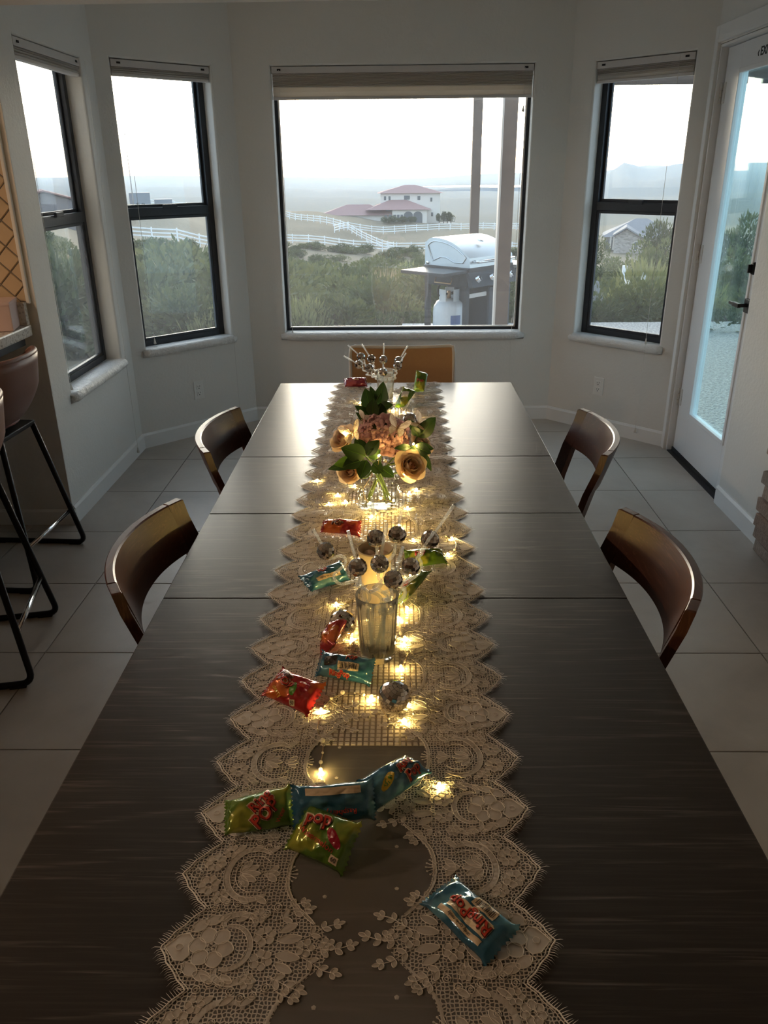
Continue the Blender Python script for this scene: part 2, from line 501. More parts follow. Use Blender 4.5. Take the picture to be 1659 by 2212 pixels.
def baseboard(name, M, t0, t1, h=0.094, th=0.013):
    mb = MB(); n = len(prof := [(0, 0), (-th, 0), (-th, h * 0.86), (-th * 0.45, h), (0, h)])
    vs = [M @ Vector((t, y, z)) for t in (t0, t1) for (y, z) in prof]
    mb.add(vs, [tuple(range(n)), tuple(range(2 * n - 1, n - 1, -1))] + [(i, n + i, n + (i + 1) % n, (i + 1) % n) for i in range(n)])
    return tag(mb.build(name, 'trim_white', fix=True), None, None, None, 'structure')
baseboard('baseboard_back', M_BK, 0.0, L_BK)
baseboard('baseboard_left_bay', M_LB, 0.0, L_LB)
baseboard('baseboard_left', M_LW, 0.0, L_LW)
baseboard('baseboard_right_bay', M_RB, 0.0, L_RB)
baseboard('baseboard_right', M_RW, 3.5, DOOR[0] - 0.0, 0.098, 0.016)
baseboard('baseboard_kitchen', M_KT, -0.0135, 0.45, 0.08)

# ------------------------------------------------------------------ windows
def tbox(M, t0, t1, y0, y1, z0, z1, b=0.0, mb=None):
    mb = mb or MB()
    return mb.bbox(t0, t1, y0, y1, z0, z1, b, M) if b else mb.box(t0, t1, y0, y1, z0, z1, M)

def sill_mesh(M, t0, t1, z, seed):
    mb = MB(); prof = []
    for k in range(9):
        a = -pi / 2 + pi * k / 8
        prof.append((-0.012 - 0.026 * cos(a) if abs(cos(a)) > 1e-6 else -0.012, z - 0.026 + 0.026 * sin(a)))
    prof = [(0.07, z)] + prof[::-1] + [(0.0, z - 0.052), (0.0, z - 0.01), (0.07, z - 0.01)]
    n = len(prof); rows = 26
    vs = []
    for r in range(rows + 1):
        t = lerp(t0, t1, r / rows); e = 1.0
        if r in (0, rows): e = 0.55
        for (y, zz) in prof:
            w = noise.noise(Vector((t * 9, y * 40 + seed, zz * 40))) * 0.0025 if y < -0.003 else 0
            yy = y if y >= -0.003 else (y * e + w); z2 = zz if y >= 0.0 else z - 0.026 + (zz - z + 0.026) * (e if e < 1 else 1) + w
            vs.append(M @ Vector((t, yy, z2)))
    fs = [tuple(range(n)), tuple(range((rows + 1) * n - 1, rows * n - 1, -1))]
    for r in range(rows):
        for k in range(n):
            fs.append((r * n + k, r * n + (k + 1) % n, (r + 1) * n + (k + 1) % n, (r + 1) * n + k))
    return mb.add(vs, fs)

def make_window(name, M, hole, kind, label, seed):
    t0, t1, z0, z1 = hole
    root = struct(name, label)
    F0, F1 = 0.088, 0.138          # frame depth in the wall
    fw = 0.038 if kind == 'hung' else 0.020
    fr = MB()
    tbox(M, t0, t0 + fw, F0, F1, z0, z1, 0.003, fr); tbox(M, t1 - fw, t1, F0, F1, z0, z1, 0.003, fr)
    tbox(M, t0 + fw, t1 - fw, F0, F1, z0, z0 + fw * 0.9, 0.003, fr); tbox(M, t0 + fw, t1 - fw, F0, F1, z1 - fw, z1, 0.003, fr)
    fr.build('window_frame', 'bronze_frame', root, fix=True)
    if kind == 'hung':
        zm0, zm1 = 1.382, 1.434
        tbox(M, t0 + fw, t1 - fw, F0 - 0.004, F1 - 0.01, zm0, zm1, 0.003).build('meeting_rail', 'bronze_frame', root, fix=True)
        tc = (t0 + t1) / 2
        tbox(M, tc - 0.048, tc + 0.048, F0 - 0.016, F0 - 0.002, zm1 - 0.010, zm1 + 0.014, 0.003).build('latch', 'bronze_frame', root, fix=True)
        for a, b, nm, dy in ((z0 + fw * 0.9, zm0, 'lower', 0.0), (zm1, z1 - fw, 'upper', 0.022)):
            sw = 0.016
            sm = MB()
            ya, yb = F0 + 0.004 + dy, F0 + 0.024 + dy
            tbox(M, t0 + fw, t0 + fw + sw, ya, yb, a, b, 0.002, sm); tbox(M, t1 - fw - sw, t1 - fw, ya, yb, a, b, 0.002, sm)
            tbox(M, t0 + fw + sw, t1 - fw - sw, ya, yb, a, a + sw, 0.002, sm); tbox(M, t0 + fw + sw, t1 - fw - sw, ya, yb, b - sw, b, 0.002, sm)
            so = sm.build('sash', 'bronze_frame', root, fix=True)
            tbox(M, t0 + fw + 0.004, t1 - fw - 0.004, ya + 0.008, ya + 0.012, a + 0.004, b - 0.004).build('pane', 'window_glass', so, fix=True)
    else:
        tbox(M, t0 + 0.008, t1 - 0.008, F0 + 0.022, F0 + 0.027, z0 + 0.008, z1 - 0.008).build('pane', 'window_glass', root, fix=True)
        bead = MB()
        tbox(M, t0 + fw, t0 + fw + 0.010, F0 + 0.006, F0 + 0.02, z0 + fw, z1 - fw, 0, bead); tbox(M, t1 - fw - 0.010, t1 - fw, F0 + 0.006, F0 + 0.02, z0 + fw, z1 - fw, 0, bead)
        tbox(M, t0 + fw, t1 - fw, F0 + 0.006, F0 + 0.02, z0 + fw - 0.002, z0 + fw + 0.006, 0, bead)
        bead.build('glazing_bead', 'trim_white', root, fix=True)
    sill_mesh(M, t0 - 0.028, t1 + 0.028, z0 + 0.004, seed).build('window_sill', 'sill_plaster', root, True, fix=True)
    return root

make_window('window_1', M_BK, W_BACK, 'picture', 'wide picture window looking out to the hills', 1)
make_window('window_2', M_LB, W_LB, 'hung', 'narrow sash window in the slanting wall on the bar side', 2)
make_window('window_3', M_RB, W_RB, 'hung', 'narrow sash window in the slanting wall beside the door', 3)
make_window('window_4', M_LW, W_LW, 'hung', 'narrow sash window in the side wall by the kitchen corner', 4)

def make_blind(M, hole, zbot, pleats, label, cords, rail_mat='blind_rail'):
    t0, t1, _, z1 = hole; t0 += 0.004; t1 -= 0.004; z1 -= 0.004
    root = thing('window_blind', label, 'blind', M @ Vector(((t0 + t1) / 2, 0.03, zbot)), 0, 'raised pleated blinds over the windows')
    I = Matrix.Translation(-root.location) @ M
    tbox(I, t0, t1, 0.004, 0.050, z1 - 0.036, z1, 0.003).build('head_rail', rail_mat, root, fix=True)
    for tt in (t0 + 0.045, t1 - 0.045):
        tbox(I, tt - 0.011, tt + 0.011, 0.001, 0.006, z1 - 0.022, z1 - 0.012, 0.001).build('bracket', 'rubber', root, fix=True)
    zb = zbot + 0.016
    lowcell = min(0.05, (z1 - 0.036 - zb) * 0.45)
    ztop = z1 - 0.0355
    dz = (ztop - zb - lowcell) / pleats
    for k in range(pleats + 1):
        a = ztop - k * dz; b = a - (dz if k < pleats else lowcell) + 0.0008
        m = (a + b) / 2; y0 = 0.006 if k < pleats else 0.010
        vs = [(tt, y, z) for tt in (t0 + 0.004, t1 - 0.004) for (y, z) in ((y0 + 0.009, a), (y0, m), (y0 + 0.009, b), (0.038, b), (0.046, m), (0.038, a))]
        MB().add([I @ Vector(p) for p in vs], [(0, 1, 2, 3, 4, 5), (11, 10, 9, 8, 7, 6)] + [(i, 6 + i, 6 + (i + 1) % 6, (i + 1) % 6) for i in range(6)]).build('pleat', 'shade_fabric', root, fix=True)
    tbox(I, t0 + 0.002, t1 - 0.002, 0.012, 0.044, zbot, zb, 0.003).build('bottom_rail', rail_mat, root, fix=True)
    for (tc, y, zt, zend, ztas) in cords:
        cm = MB().tube([I @ Vector((tc, y, zt)), I @ Vector((tc + 0.002, y, lerp(zt, zend, 0.5))), I @ Vector((tc, y, zend))], 0.0011, 6)
        co = cm.build('cord', 'cord_white', root)
        for zz in ztas:
            MB().lathe([(0, 0.034), (0.0035, 0.032), (0.005, 0.018), (0.009, 0.004), (0.0085, 0), (0, 0)], 10, I @ Matrix.Translation((tc, y, zz))).build('tassel', 'cord_white', co, True, fix=True)
    return root
CY = -0.008
make_blind(M_BK, W_BACK, 2.030, 9, 'wide raised pleated blind over the picture window', [(W_BACK[0] + 0.055, CY, 2.0, 0.30, (0.675,)), (W_BACK[1] - 0.05, CY, 2.19, 0.602, (0.60,)), (W_BACK[0] + 0.058, CY, 2.19, 1.94, (1.95,))])
make_blind(M_LB, W_LB, 2.118, 2, 'raised pleated blind on the slanting wall facing the bar stools', [(W_LB[0] + 0.012, CY - 0.03, 2.19, 0.03, (0.02,)), (W_LB[1] - 0.085, CY + 0.05, 2.19, 0.63, (0.635,))])
make_blind(M_RB, W_RB, 2.088, 4, 'raised pleated blind between the picture window and the door', [(W_RB[0] + 0.07, CY - 0.03, 2.19, 0.07, (0.63, 0.06))])
make_blind(M_LW, W_LW, 2.084, 2, 'raised pleated blind of the window by the kitchen corner', [(W_LW[0] - 0.012, CY - 0.012, 2.16, 0.04, (0.60, 0.03)), (W_LW[1] - 0.055, CY + 0.03, 2.16, 0.62, (0.615,))])

# ------------------------------------------------------------------ outlets
def outlet(M, t, label):
    root = thing('wall_outlet', label, 'outlet', M @ Vector((t, 0, 0.30)), 0, 'white duplex outlets under the windows')
    I = Matrix.Translation(-root.location) @ M
    tbox(I, t - 0.036, t + 0.036, -0.006, 0.001, 0.24, 0.36, 0.004).build('cover_plate', 'plastic_white', root, fix=True)
    for dz in (-0.0215, 0.0215):
        z = 0.30 + dz
        r = tbox(I, t - 0.017, t + 0.017, -0.009, -0.004, z - 0.0165, z + 0.0165, 0.003).build('receptacle', 'plastic_white', root, fix=True)
        for dx, h in ((-0.007, 0.008), (0.007, 0.006)):
            tbox(I, t + dx - 0.0014, t + dx + 0.0014, -0.0095, -0.0085, z + 0.001, z + 0.001 + h).build('slot', 'hole_black', r, fix=True)
        tbox(I, t - 0.0028, t + 0.0028, -0.0095, -0.0085, z - 0.011, z - 0.005).build('slot', 'hole_black', r, fix=True)
    return root
outlet(M_LB, 0.452, 'white duplex outlet under the narrow window on the bar side')
outlet(M_RB, 0.8896 - 0.389, 'white duplex outlet under the narrow window beside the door')

# ------------------------------------------------------------------ glass door
door = struct('door_1', 'white hinged door with one tall glass pane')
DY0, DY1, DX = 3.935, 4.765, 1.722          # door leaf
def dbox(y0, y1, x0, x1, z0, z1, b=0.003, mb=None):
    mb = mb or MB(); return mb.bbox(x0, x1, y0, y1, z0, z1, b)
gy0, gy1, gz0, gz1 = 4.045, 4.570, 0.285, 2.070
lf = MB()
dbox(DY0, gy0, DX, DX + 0.044, 0.022, 2.195, 0.003, lf); dbox(gy1, DY1, DX, DX + 0.044, 0.022, 2.195, 0.003, lf)
dbox(gy0, gy1, DX, DX + 0.044, 0.022, gz0, 0.0, lf) if False else lf.box(DX, DX + 0.044, gy0, gy1, 0.022, gz0)
lf.box(DX, DX + 0.044, gy0, gy1, gz1, 2.195)
lf.build('door_leaf', 'door_white', door, fix=True)
bd = MB()
for (a, b, c, e) in ((gy0 - 0.012, gy0 + 0.010, gz0 - 0.012, gz1 + 0.012), (gy1 - 0.010, gy1 + 0.012, gz0 - 0.012, gz1 + 0.012)):
    bd.bbox(DX - 0.007, DX + 0.012, a, b, c, e, 0.003)
for (c, e) in ((gz0 - 0.012, gz0 + 0.010), (gz1 - 0.010, gz1 + 0.012)):
    bd.bbox(DX - 0.007, DX + 0.012, gy0 + 0.010, gy1 - 0.010, c, e, 0.003)
bd.build('glazing_bead', 'door_white', door, fix=True)
MB().box(DX + 0.018, DX + 0.024, gy0 - 0.01, gy1 + 0.01, gz0 - 0.01, gz1 + 0.01).build('pane', 'door_glass', door, fix=True)
MB().bbox(DX - 0.006, DX + 0.05, DY0 - 0.01, DY1 + 0.01, -0.002, 0.024, 0.003).build('door_sweep', 'rubber', door, fix=True)
MB().bbox(1.686, 1.868, 3.93, 4.77, -0.12, 0.003, 0.002).build('threshold', 'rubber', door, fix=True)
for z in (1.985, 1.175, 0.345):
    h = MB().bbox(DX - 0.004, DX + 0.002, DY1 - 0.034, DY1 + 0.030, z - 0.050, z + 0.050, 0.002).build('hinge', 'hinge_paint', door, fix=True)
    for k in range(3):
        zc = z - 0.034 + 0.034 * k
        MB().lathe([(0, -0.016), (0.0065, -0.016), (0.0065, 0.016), (0, 0.016)], 10, Matrix.Translation((DX - 0.009, DY1 + 0.004, zc))).build('knuckle', 'hinge_paint', h, True, fix=True)
RX = Matrix.Rotation(-pi / 2, 4, 'Y')
# deadbolt rose and thumb turn
db = MB().lathe([(0, 0), (0.030, 0), (0.030, 0.012), (0.026, 0.020), (0.012, 0.022), (0, 0.022)], 28, Matrix.Translation((DX, 4.000, 1.178)) @ RX).build('deadbolt', 'black_metal', door, fix=True)
smooth_by_angle(db)
MB().bbox(DX - 0.040, DX - 0.020, 3.994, 4.006, 1.158, 1.198, 0.003).build('thumb_turn', 'black_metal', db, fix=True)
hd = MB().bbox(DX - 0.016, DX, 3.968, 4.034, 0.968, 1.034, 0.003).build('lever_rose', 'black_metal', door, fix=True)
lv = MB().tube([(DX - 0.012, 4.0, 1.004), (DX - 0.05, 4.0, 1.004)], 0.009, 12)
lv.bbox(DX - 0.062, DX - 0.046, 3.992, 4.065, 0.993, 1.014, 0.003); lv.bbox(DX - 0.060, DX - 0.050, 4.06, 4.115, 0.997, 1.011, 0.002)
lv.build('lever', 'black_metal', hd, fix=True)
MB().bbox(DX - 0.004, DX + 0.001, 3.975, 3.998, 1.055, 1.067, 0.002).build('strike_tab', 'plastic_white', door, fix=True)
# casing around the door and the jamb
cs = MB()
cs.bbox(1.668, 1.70, 4.790, 4.838, 0.0, 2.30, 0.004); cs.bbox(1.668, 1.70, 3.86, 3.91, 2.23, 2.30, 0.004)
cs.bbox(1.668, 1.70, 3.91, 4.790, 2.222, 2.30, 0.004)
tag(cs.build('trim_2', 'trim_white', fix=True), 'painted casing around the glass door', None, None, 'structure')
jb = MB()
jb.bbox(1.686, 1.83, 4.772, 4.785, 0.0, 2.212, 0.002); jb.bbox(1.686, 1.83, 3.915, 3.928, 0.0, 2.212, 0.002); jb.bbox(1.686, 1.83, 3.928, 4.772, 2.200, 2.213, 0.002)
tag(jb.build('trim_3', 'trim_white', fix=True), 'painted door jamb', None, None, 'structure')

def text_mesh(txt, size, extrude=0.0, bold=0.0, align='CENTER'):
    cu = bpy.data.curves.new('lettering', 'FONT'); cu.body = txt; cu.size = size; cu.extrude = extrude; cu.offset = bold
    cu.align_x = align; cu.align_y = 'CENTER'; cu.resolution_u = 3
    o = bpy.data.objects.new('lettering', cu); COL.objects.link(o)
    bpy.context.view_layer.update()
    me = bpy.data.meshes.new_from_object(o.evaluated_get(bpy.context.evaluated_depsgraph_get()))
    bpy.data.objects.remove(o); bpy.data.curves.remove(cu)
    return me
# lettering on the top rail reads along -Y when seen from inside
tm = text_mesh('‹ EXIT', 0.052, 0.0006, 0.0010, 'LEFT')
tm.materials.append(MAT['lettering_black'])
lt = link('lettering', tm, door)
lt.matrix_local = Matrix(((0, 0, -1, DX - 0.0008), (-1, 0, 0, 4.378), (0, 1, 0, 2.128), (0, 0, 0, 1)))

# ------------------------------------------------------------------ brick pier on the side wall
pier = thing('brick_pier', 'rough stacked brick pier standing against the white wall past the door', 'pier', (1.655, 3.12, 0))
t = NT('old_brick'); inf = t.node('ObjectInfo'); v = t.coord('Object')
nz = t.noise(v, 30, 4, 0.6)
c = t.ramp(inf.outputs['Random'], [(0.0, (0.27, 0.23, 0.20)), (0.35, (0.33, 0.22, 0.17)), (0.7, (0.40, 0.28, 0.21)), (1.0, (0.32, 0.29, 0.25))])
c = t.mix(t.math('MULTIPLY', nz, 0.4), c, (0.18, 0.15, 0.13))
t.done(t.pbsdf(c, 0.9, 0, t.bump(nz, 0.8, 0.02)))
plain('mortar', (0.16, 0.145, 0.13), 0.95, var=0.2, scale=50, bump=0.4)
MB().box(0.0, 0.029, -0.24, 0.215, 0, 2.4).build('mortar_core', 'mortar', pier, fix=True)
rb = random.Random(5)
brs = []
for k in range(6):
    mb = MB().bbox(-0.024, 0.014, -0.105, 0.105, -0.029, 0.029, 0.006)
    for p in mb.v:
        w = noise.noise_vector(p * 14 + Vector((k * 7, 0, 0))); p += Vector((w.x * 0.007, w.y * 0.010, w.z * 0.004))
    brs.append(mb.mesh('brick', 'old_brick', fix=True))
for row in range(36):
    z = 0.031 + row * 0.066
    if z > 2.35: break
    for k in (0, 1):
        y = -0.118 + 0.228 * k + rb.uniform(-0.006, 0.006) + (0.018 if row % 2 else 0.0)
        link('brick', brs[rb.randrange(6)], pier, (rb.uniform(-0.014, 0.002), y, z), (0, 0, rb.uniform(-0.05, 0.05)))

# ------------------------------------------------------------------ kitchen corner
t = NT('glazed_tile'); inf = t.node('ObjectInfo'); v = t.coord('Object')
nz = t.noise(v, 9, 4, 0.6)
t.done(t.pbsdf(t.mix(nz, (0.50, 0.37, 0.23), (0.60, 0.46, 0.30)), 0.35, 0, t.bump(nz, 0.3, 0.01)))
t = NT('granite'); v = t.coord('Object')
vo = t.node('TexVoronoi', i_Scale=75.0); t.l.new(v, vo.inputs['Vector'])
n1 = t.noise(v, 60, 4, 0.7)
c = t.ramp(t.math('MULTIPLY', t.math('ADD', n1, vo.outputs['Distance']), 0.75), [(0.30, (0.05, 0.045, 0.04)), (0.42, (0.30, 0.27, 0.24)), (0.6, (0.52, 0.48, 0.43)), (0.8, (0.66, 0.62, 0.57))])
t.done(t.pbsdf(c, 0.2))
backsplash = tag(MB().box(-3.2, -1.665, 3.640, 3.652, 1.09, 2.2).build('backsplash', 'mortar', wall_kt, fix=True))
s_ = 0.076; q_ = s_ * sqrt(2)
for a in range(-3, 20):
    for b in range(-10, 22):
        cx, cz = -1.66 - a * q_ - (b % 2) * q_ / 2, 1.12 + b * q_ / 2
        h = q_ / 2 - 0.003
        pl = [(cx - h, cz), (cx, cz - h), (cx + h, cz), (cx, cz + h)]
        for hp in ((1, 0, -1.668), (-1, 0, 2.65), (0, -1, -1.10), (0, 1, 2.2)):
            pl = clip_half(pl, *hp) if len(pl) > 2 else pl
        if len(pl) < 3 or area(pl) < 1e-4: continue
        vs = [(p[0] - cx, 0, p[1] - cz) for p in pl]; n = len(vs); ct = Vector((0, -0.002, 0))
        ip = [(x * 0.93, -0.005, z * 0.93) for (x, y, z) in vs]
        MB().add(vs + ip, [tuple(range(n, 2 * n))] + [(i, (i + 1) % n, n + (i + 1) % n, n + i) for i in range(n)]).build('tile', 'glazed_tile', backsplash, False, (cx, 3.640, cz), None, True)
MB().bbox(-1.668, -1.652, 3.632, 3.652, 1.09, 2.23, 0.004).build('edge_strip', 'trim_white', wall_kt, fix=True)
pen = thing('breakfast_bar', 'granite topped breakfast bar with a dark base along the kitchen side', 'counter', (-2.0, 2.4, 0))
MB().bbox(-0.75, 0.342, -2.2, 1.226, 0.95, 1.0, 0.008).build('granite_top', 'granite', pen, fix=True)
plain('board_dark', (0.05, 0.055, 0.06), 0.6)
MB().bbox(-0.72, -0.10, -2.15, 1.226, 0.0, 0.951, 0.004).build('bar_base', 'wall_paint', pen, fix=True)
MB().bbox(-0.12, 0.30, 0.9, 1.226, 0.905, 0.951, 0.003).build('under_top_board', 'board_dark', pen, fix=True)  # dark board set below the overhanging bar top
MB().bbox(-1.2, 0.336, 1.198, 1.227, 0.999, 1.10, 0.004).build('splash_strip', 'granite', pen, fix=True)
# cardboard carton on the bar
bx = thing('gift_box', 'pale pink carton with small script sitting on the granite bar top', 'box', (-1.805, 3.50, 1.0), radians(14))
plain('carton_pink', (0.62, 0.47, 0.44), 0.45, var=0.06, scale=8)
plain('carton_tape', (0.70, 0.55, 0.50), 0.25)
plain('carton_dark', (0.34, 0.22, 0.16), 0.6)
MB().bbox(-0.13, 0.13, -0.085, 0.085, 0.001, 0.118, 0.005).build('carton_body', 'carton_pink', bx, fix=True)
MB().bbox(-0.132, 0.132, -0.087, 0.087, 0.108, 0.124, 0.004).build('carton_lid', 'carton_pink', bx, fix=True)
tm = text_mesh('ad', 0.035, 0.0004, 0.0004); tm.materials.append(MAT['carton_dark'])
lt = link('lettering', tm, bx); lt.matrix_local = Matrix(((1, 0, 0, 0.02), (0, 0, -1, -0.0856), (0, 1, 0, 0.07), (0, 0, 0, 1)))
# lamp under the kitchen cupboard that warms the tiles
pk = thing('cupboard_lamp_offscreen', 'round warm puck lamp under the kitchen cupboard', 'lamp', (-2.25, 3.44, 1.74))
plain('lamp_metal', (0.5, 0.48, 0.45), 0.35, 0.8)
t = NT('lamp_warm'); t.done(t.node('Emission', i_Color=(1.0, 0.50, 0.17, 1), i_Strength=26.0).outputs[0])
MB().lathe([(0, 0.02), (0.045, 0.02), (0.045, 0.0), (0.038, -0.003), (0.038, 0.012), (0, 0.012)], 24).build('lamp_housing', 'lamp_metal', pk, fix=True)
MB().lathe([(0, 0.011), (0.037, 0.011), (0.037, 0.001), (0, 0.0)], 24).build('cupboard_lens_offscreen', 'lamp_warm', pk, fix=True)
cup = thing('wall_cupboard', 'kitchen wall cupboard above the tiled splash', 'cupboard', (-2.6, 3.46, 1.76))
MB().bbox(-0.75, 0.55, -0.16, 0.178, 0.0, 0.47, 0.003).build('cupboard_body', 'trim_white', cup, fix=True)
for dx in (-0.42, 0.23):
    dd = MB().bbox(dx - 0.315, dx + 0.315, -0.18, -0.16, 0.01, 0.46, 0.003).build('cupboard_door', 'trim_white', cup, fix=True)
    MB().tube([(dx + 0.25, -0.20, 0.06), (dx + 0.25, -0.20, 0.16)], 0.006, 8).build('handle', 'black_metal', dd, True)
# recessed ceiling lamps of the lit kitchen, beyond the edge of the picture on the bar side
t = NT('downlight_warm'); t.done(t.node('Emission', i_Color=(1.0, 0.70, 0.46, 1), i_Strength=700.0).outputs[0])
for (lx, ly, nm, wh) in ((-3.2, 0.2, 'sink', 'kitchen sink'), (-3.2, 1.9, 'bar', 'kitchen end of the bar')):
    dl = thing(nm + '_downlight_offscreen', 'round recessed warm downlight in the ceiling over the ' + wh, 'lamp', (lx, ly, CEIL))
    MB().lathe([(0.085, 0.0), (0.085, -0.006), (0.062, -0.004), (0.060, 0.0)], 28).build('lamp_ring', 'trim_white', dl, fix=True)
    MB().lathe([(0, -0.002), (0.060, -0.002), (0.060, 0.0), (0, 0.0)], 28).build(nm + '_lens_offscreen', 'downlight_warm', dl, fix=True)

# ------------------------------------------------------------------ dining table
TZ = 0.745                      # table top height
TXL, TXR, TX0 = -0.530, 0.512, -0.009
table = thing('dining_table', 'long espresso stained oak extension table with two centre leaves', 'table', (TX0, 2.05, 0))
ys = [0.562, 1.564, 2.045, 2.527, 3.538]
for k in range(4):
    MB().bbox(TXL - TX0, TXR - TX0, -(ys[k + 1] - ys[k]) / 2 + 0.0011, (ys[k + 1] - ys[k]) / 2 - 0.0011, -0.030, 0, 0.0022).build('tabletop_board' if k in (0, 3) else 'tabletop_leaf', 'table_wood', table, False, (0, (ys[k] + ys[k + 1]) / 2 - 2.05, TZ), None, True)
ap = MB()
ap.bbox(-0.455, 0.455, -1.41, -1.385, 0.625, 0.7155, 0.002); ap.bbox(-0.455, 0.455, 1.385, 1.41, 0.625, 0.7155, 0.002)
ap.bbox(-0.455, -0.43, -1.385, 1.385, 0.625, 0.7155, 0.002); ap.bbox(0.43, 0.455, -1.385, 1.385, 0.625, 0.7155, 0.002)
ap.build('apron', 'table_wood', table, fix=True)
for sx in (-1, 1):
    for sy in (-1, 1):
        MB().bbox(-0.04, 0.04, -0.04, 0.04, 0.0, 0.7155, 0.004).build('leg', 'table_wood', table, False, (sx * 0.425, sy * 1.375, 0), None, True)

# ------------------------------------------------------------------ curved back dining chairs (local +X is the way the sitter faces)
def make_chair():
    root = thing('dining_chair', 'x', 'chair', (0, 0, 0))
    hw, top, ph = 0.268, 0.806, 0.138
    def postx(z): return -0.045 * sstep(0.42, 0.81, z) - 0.010 * (1 - sstep(0.0, 0.42, z))
    yi, th, lean, US = hw, 0.0112, 0.020, 0.815
    def curve(u):                     # centre line of the bowed back seen from above, and its normal
        bow = -0.078 * (1 - abs(u) ** 2.1)
        tx = 0.078 * 2.1 * abs(u) ** 1.1 * (1 if u > 0 else -1) / yi
        L = sqrt(1 + tx * tx)
        return bow, u * yi, 1 / L, -tx / L
    def at_u(u, o, z):
        x, y, nx, ny = curve(u)
        return (postx(min(z, 0.75)) + x + nx * o - lean * max(0.0, (z - 0.62)) / 0.07 * 0.9, y + ny * o, z)
    for sy in (-1, 1):
        zs = [0, 0.2, 0.42, 0.55, top - ph, top - 0.05, top - 0.0025, top]; ua, ub = sy * (US + 0.006), sy * 1.0
        vs = []
        for z in zs:
            k = 0.86 if z == top else 1.0
            for (u, o) in ((ua, -th), (ub, -th), (ub, th), (ua, th)):
                uu = lerp((ua + ub) / 2, u, k)
                vs.append(at_u(uu, o * k, z))
        fs = [(3, 2, 1, 0), tuple(range(len(vs) - 4, len(vs)))]
        for i in range(len(zs) - 1):
            for k in range(4): fs.append((i * 4 + k, i * 4 + (k + 1) % 4, i * 4 + 4 + (k + 1) % 4, i * 4 + 4 + k))
        MB().add(vs, fs).build('rear_post', 'chair_wood_post', root, fix=True)
        MB().bbox(0.365, 0.405, sy * 0.205 - 0.02, sy * 0.205 + 0.02, 0, 0.43, 0.003).build('front_leg', 'chair_wood_post', root, fix=True)
    # bowed back panel set flush between the posts
    n = 22; vs = []; m = 8
    for k in range(n + 1):
        u = lerp(-US, US, k / n); zb = top - ph
        for (o, z) in [(-th, zb + 0.002), (-th * 0.6, zb), (th * 0.6, zb), (th, zb + 0.003), (th, top - 0.003), (th * 0.7, top), (-th * 0.7, top), (-th, top - 0.003)]:
            vs.append(at_u(u, o, z))
    fs = [tuple(range(m)), tuple(range((n + 1) * m - 1, n * m - 1, -1))]
    for i in range(n):
        for k in range(m): fs.append((i * m + k, i * m + (k + 1) % m, (i + 1) * m + (k + 1) % m, (i + 1) * m + k))
    bp = MB().add(vs, fs).build('backrest', 'chair_wood', root, fix=True); smooth_by_angle(bp, 30)
    # seat, rails
    def seatf(a, b):
        x = lerp(0.015, 0.42, a); hw2 = lerp(0.215, 0.235, a); y = lerp(-hw2, hw2, b)
        return (x, y, 0.455 - 0.010 * sin(pi * a) * sin(pi * b))
    sm = MB().grid(seatf, 10, 10); sm.bbox(0.015, 0.42, -0.22, 0.22, 0.425, 0.447, 0.006)
    smooth_by_angle(sm.build('seat', 'chair_wood', root, fix=True))
    for (a, b, c, e) in ((0.0, 0.385, -0.215, -0.195), (0.0, 0.385, 0.195, 0.215), (0.375, 0.395, -0.19, 0.19), (-0.01, 0.01, -0.235, 0.235)):
        MB().bbox(a, b, c, e, 0.37, 0.425, 0.002).build('seat_rail', 'chair_wood_post', root, fix=True)
    for sy in (-1, 1):
        MB().bbox(0.005, 0.38, sy * 0.205 - 0.01, sy * 0.205 + 0.01, 0.16, 0.185, 0.002).build('stretcher', 'chair_wood_post', root, fix=True)
    return root
ch = make_chair()
chairs = [
    (-0.508, 1.744, 0, 'dark oak dining chair with curved back, on the bar side beside the disco straws'),
    (-0.518, 2.665, 0, 'dark oak dining chair with curved back, on the bar side beside the flower vase'),
    (0.500, 1.672, pi, 'dark oak dining chair with curved back, on the door side beside the disco straws'),
    (0.573, 2.630, pi + radians(-4), 'dark oak dining chair with curved back, on the door side beside the flower vase')]
for i, (x, y, rz, lab) in enumerate(chairs):
    c = ch if i == 0 else copy_tree(ch)
    c.location = (x, y, 0); c.rotation_euler = (0, 0, rz); c['label'] = lab; c['group'] = 'curved back chairs along the table'

# chair at the head of the table, under the picture window
t = NT('tan_shell'); nz = t.noise(t.coord('Object'), 90, 3)
t.done(t.pbsdf(t.mix(nz, (0.52, 0.30, 0.14), (0.58, 0.35, 0.17)), 0.45, 0, t.bump(nz, 0.05, 0.002)))
plain('shell_rim', (0.82, 0.80, 0.76), 0.25)
plain('chrome', (0.8, 0.8, 0.82), 0.12, 1.0)
wc = thing('shell_chair', 'tan shell chair with a thin white rim at the head of the table', 'chair', (0.022, 3.79, 0), pi)   # local +Y = away from table
def shell_edge(u):     # u -1..1 across: y bow and top height
    return 0.035 * (1 - u * u), 0.853 - 0.014 * (1 - u * u)
def backf(a, b):
    u = -1 + 2 * a; bow, top = shell_edge(u)
    z = lerp(0.46, top, b)
    return (u * 0.249 * lerp(0.90, 1.0, sstep(0, .5, b)), 0.02 - bow * (0.4 + 0.6 * b) - 0.05 * b, z)
mbk = MB().grid(backf, 18, 12)
v0 = [Vector(p) for p in mbk.v]; f0 = list(mbk.f); off = len(v0)
mbk.v = v0 + [p + Vector((0, -0.008, 0)) for p in v0]; mbk.f = f0 + [tuple(i + off for i in f[::-1]) for f in f0]
smooth_by_angle(mbk.build('backrest', 'tan_shell', wc, fix=True))
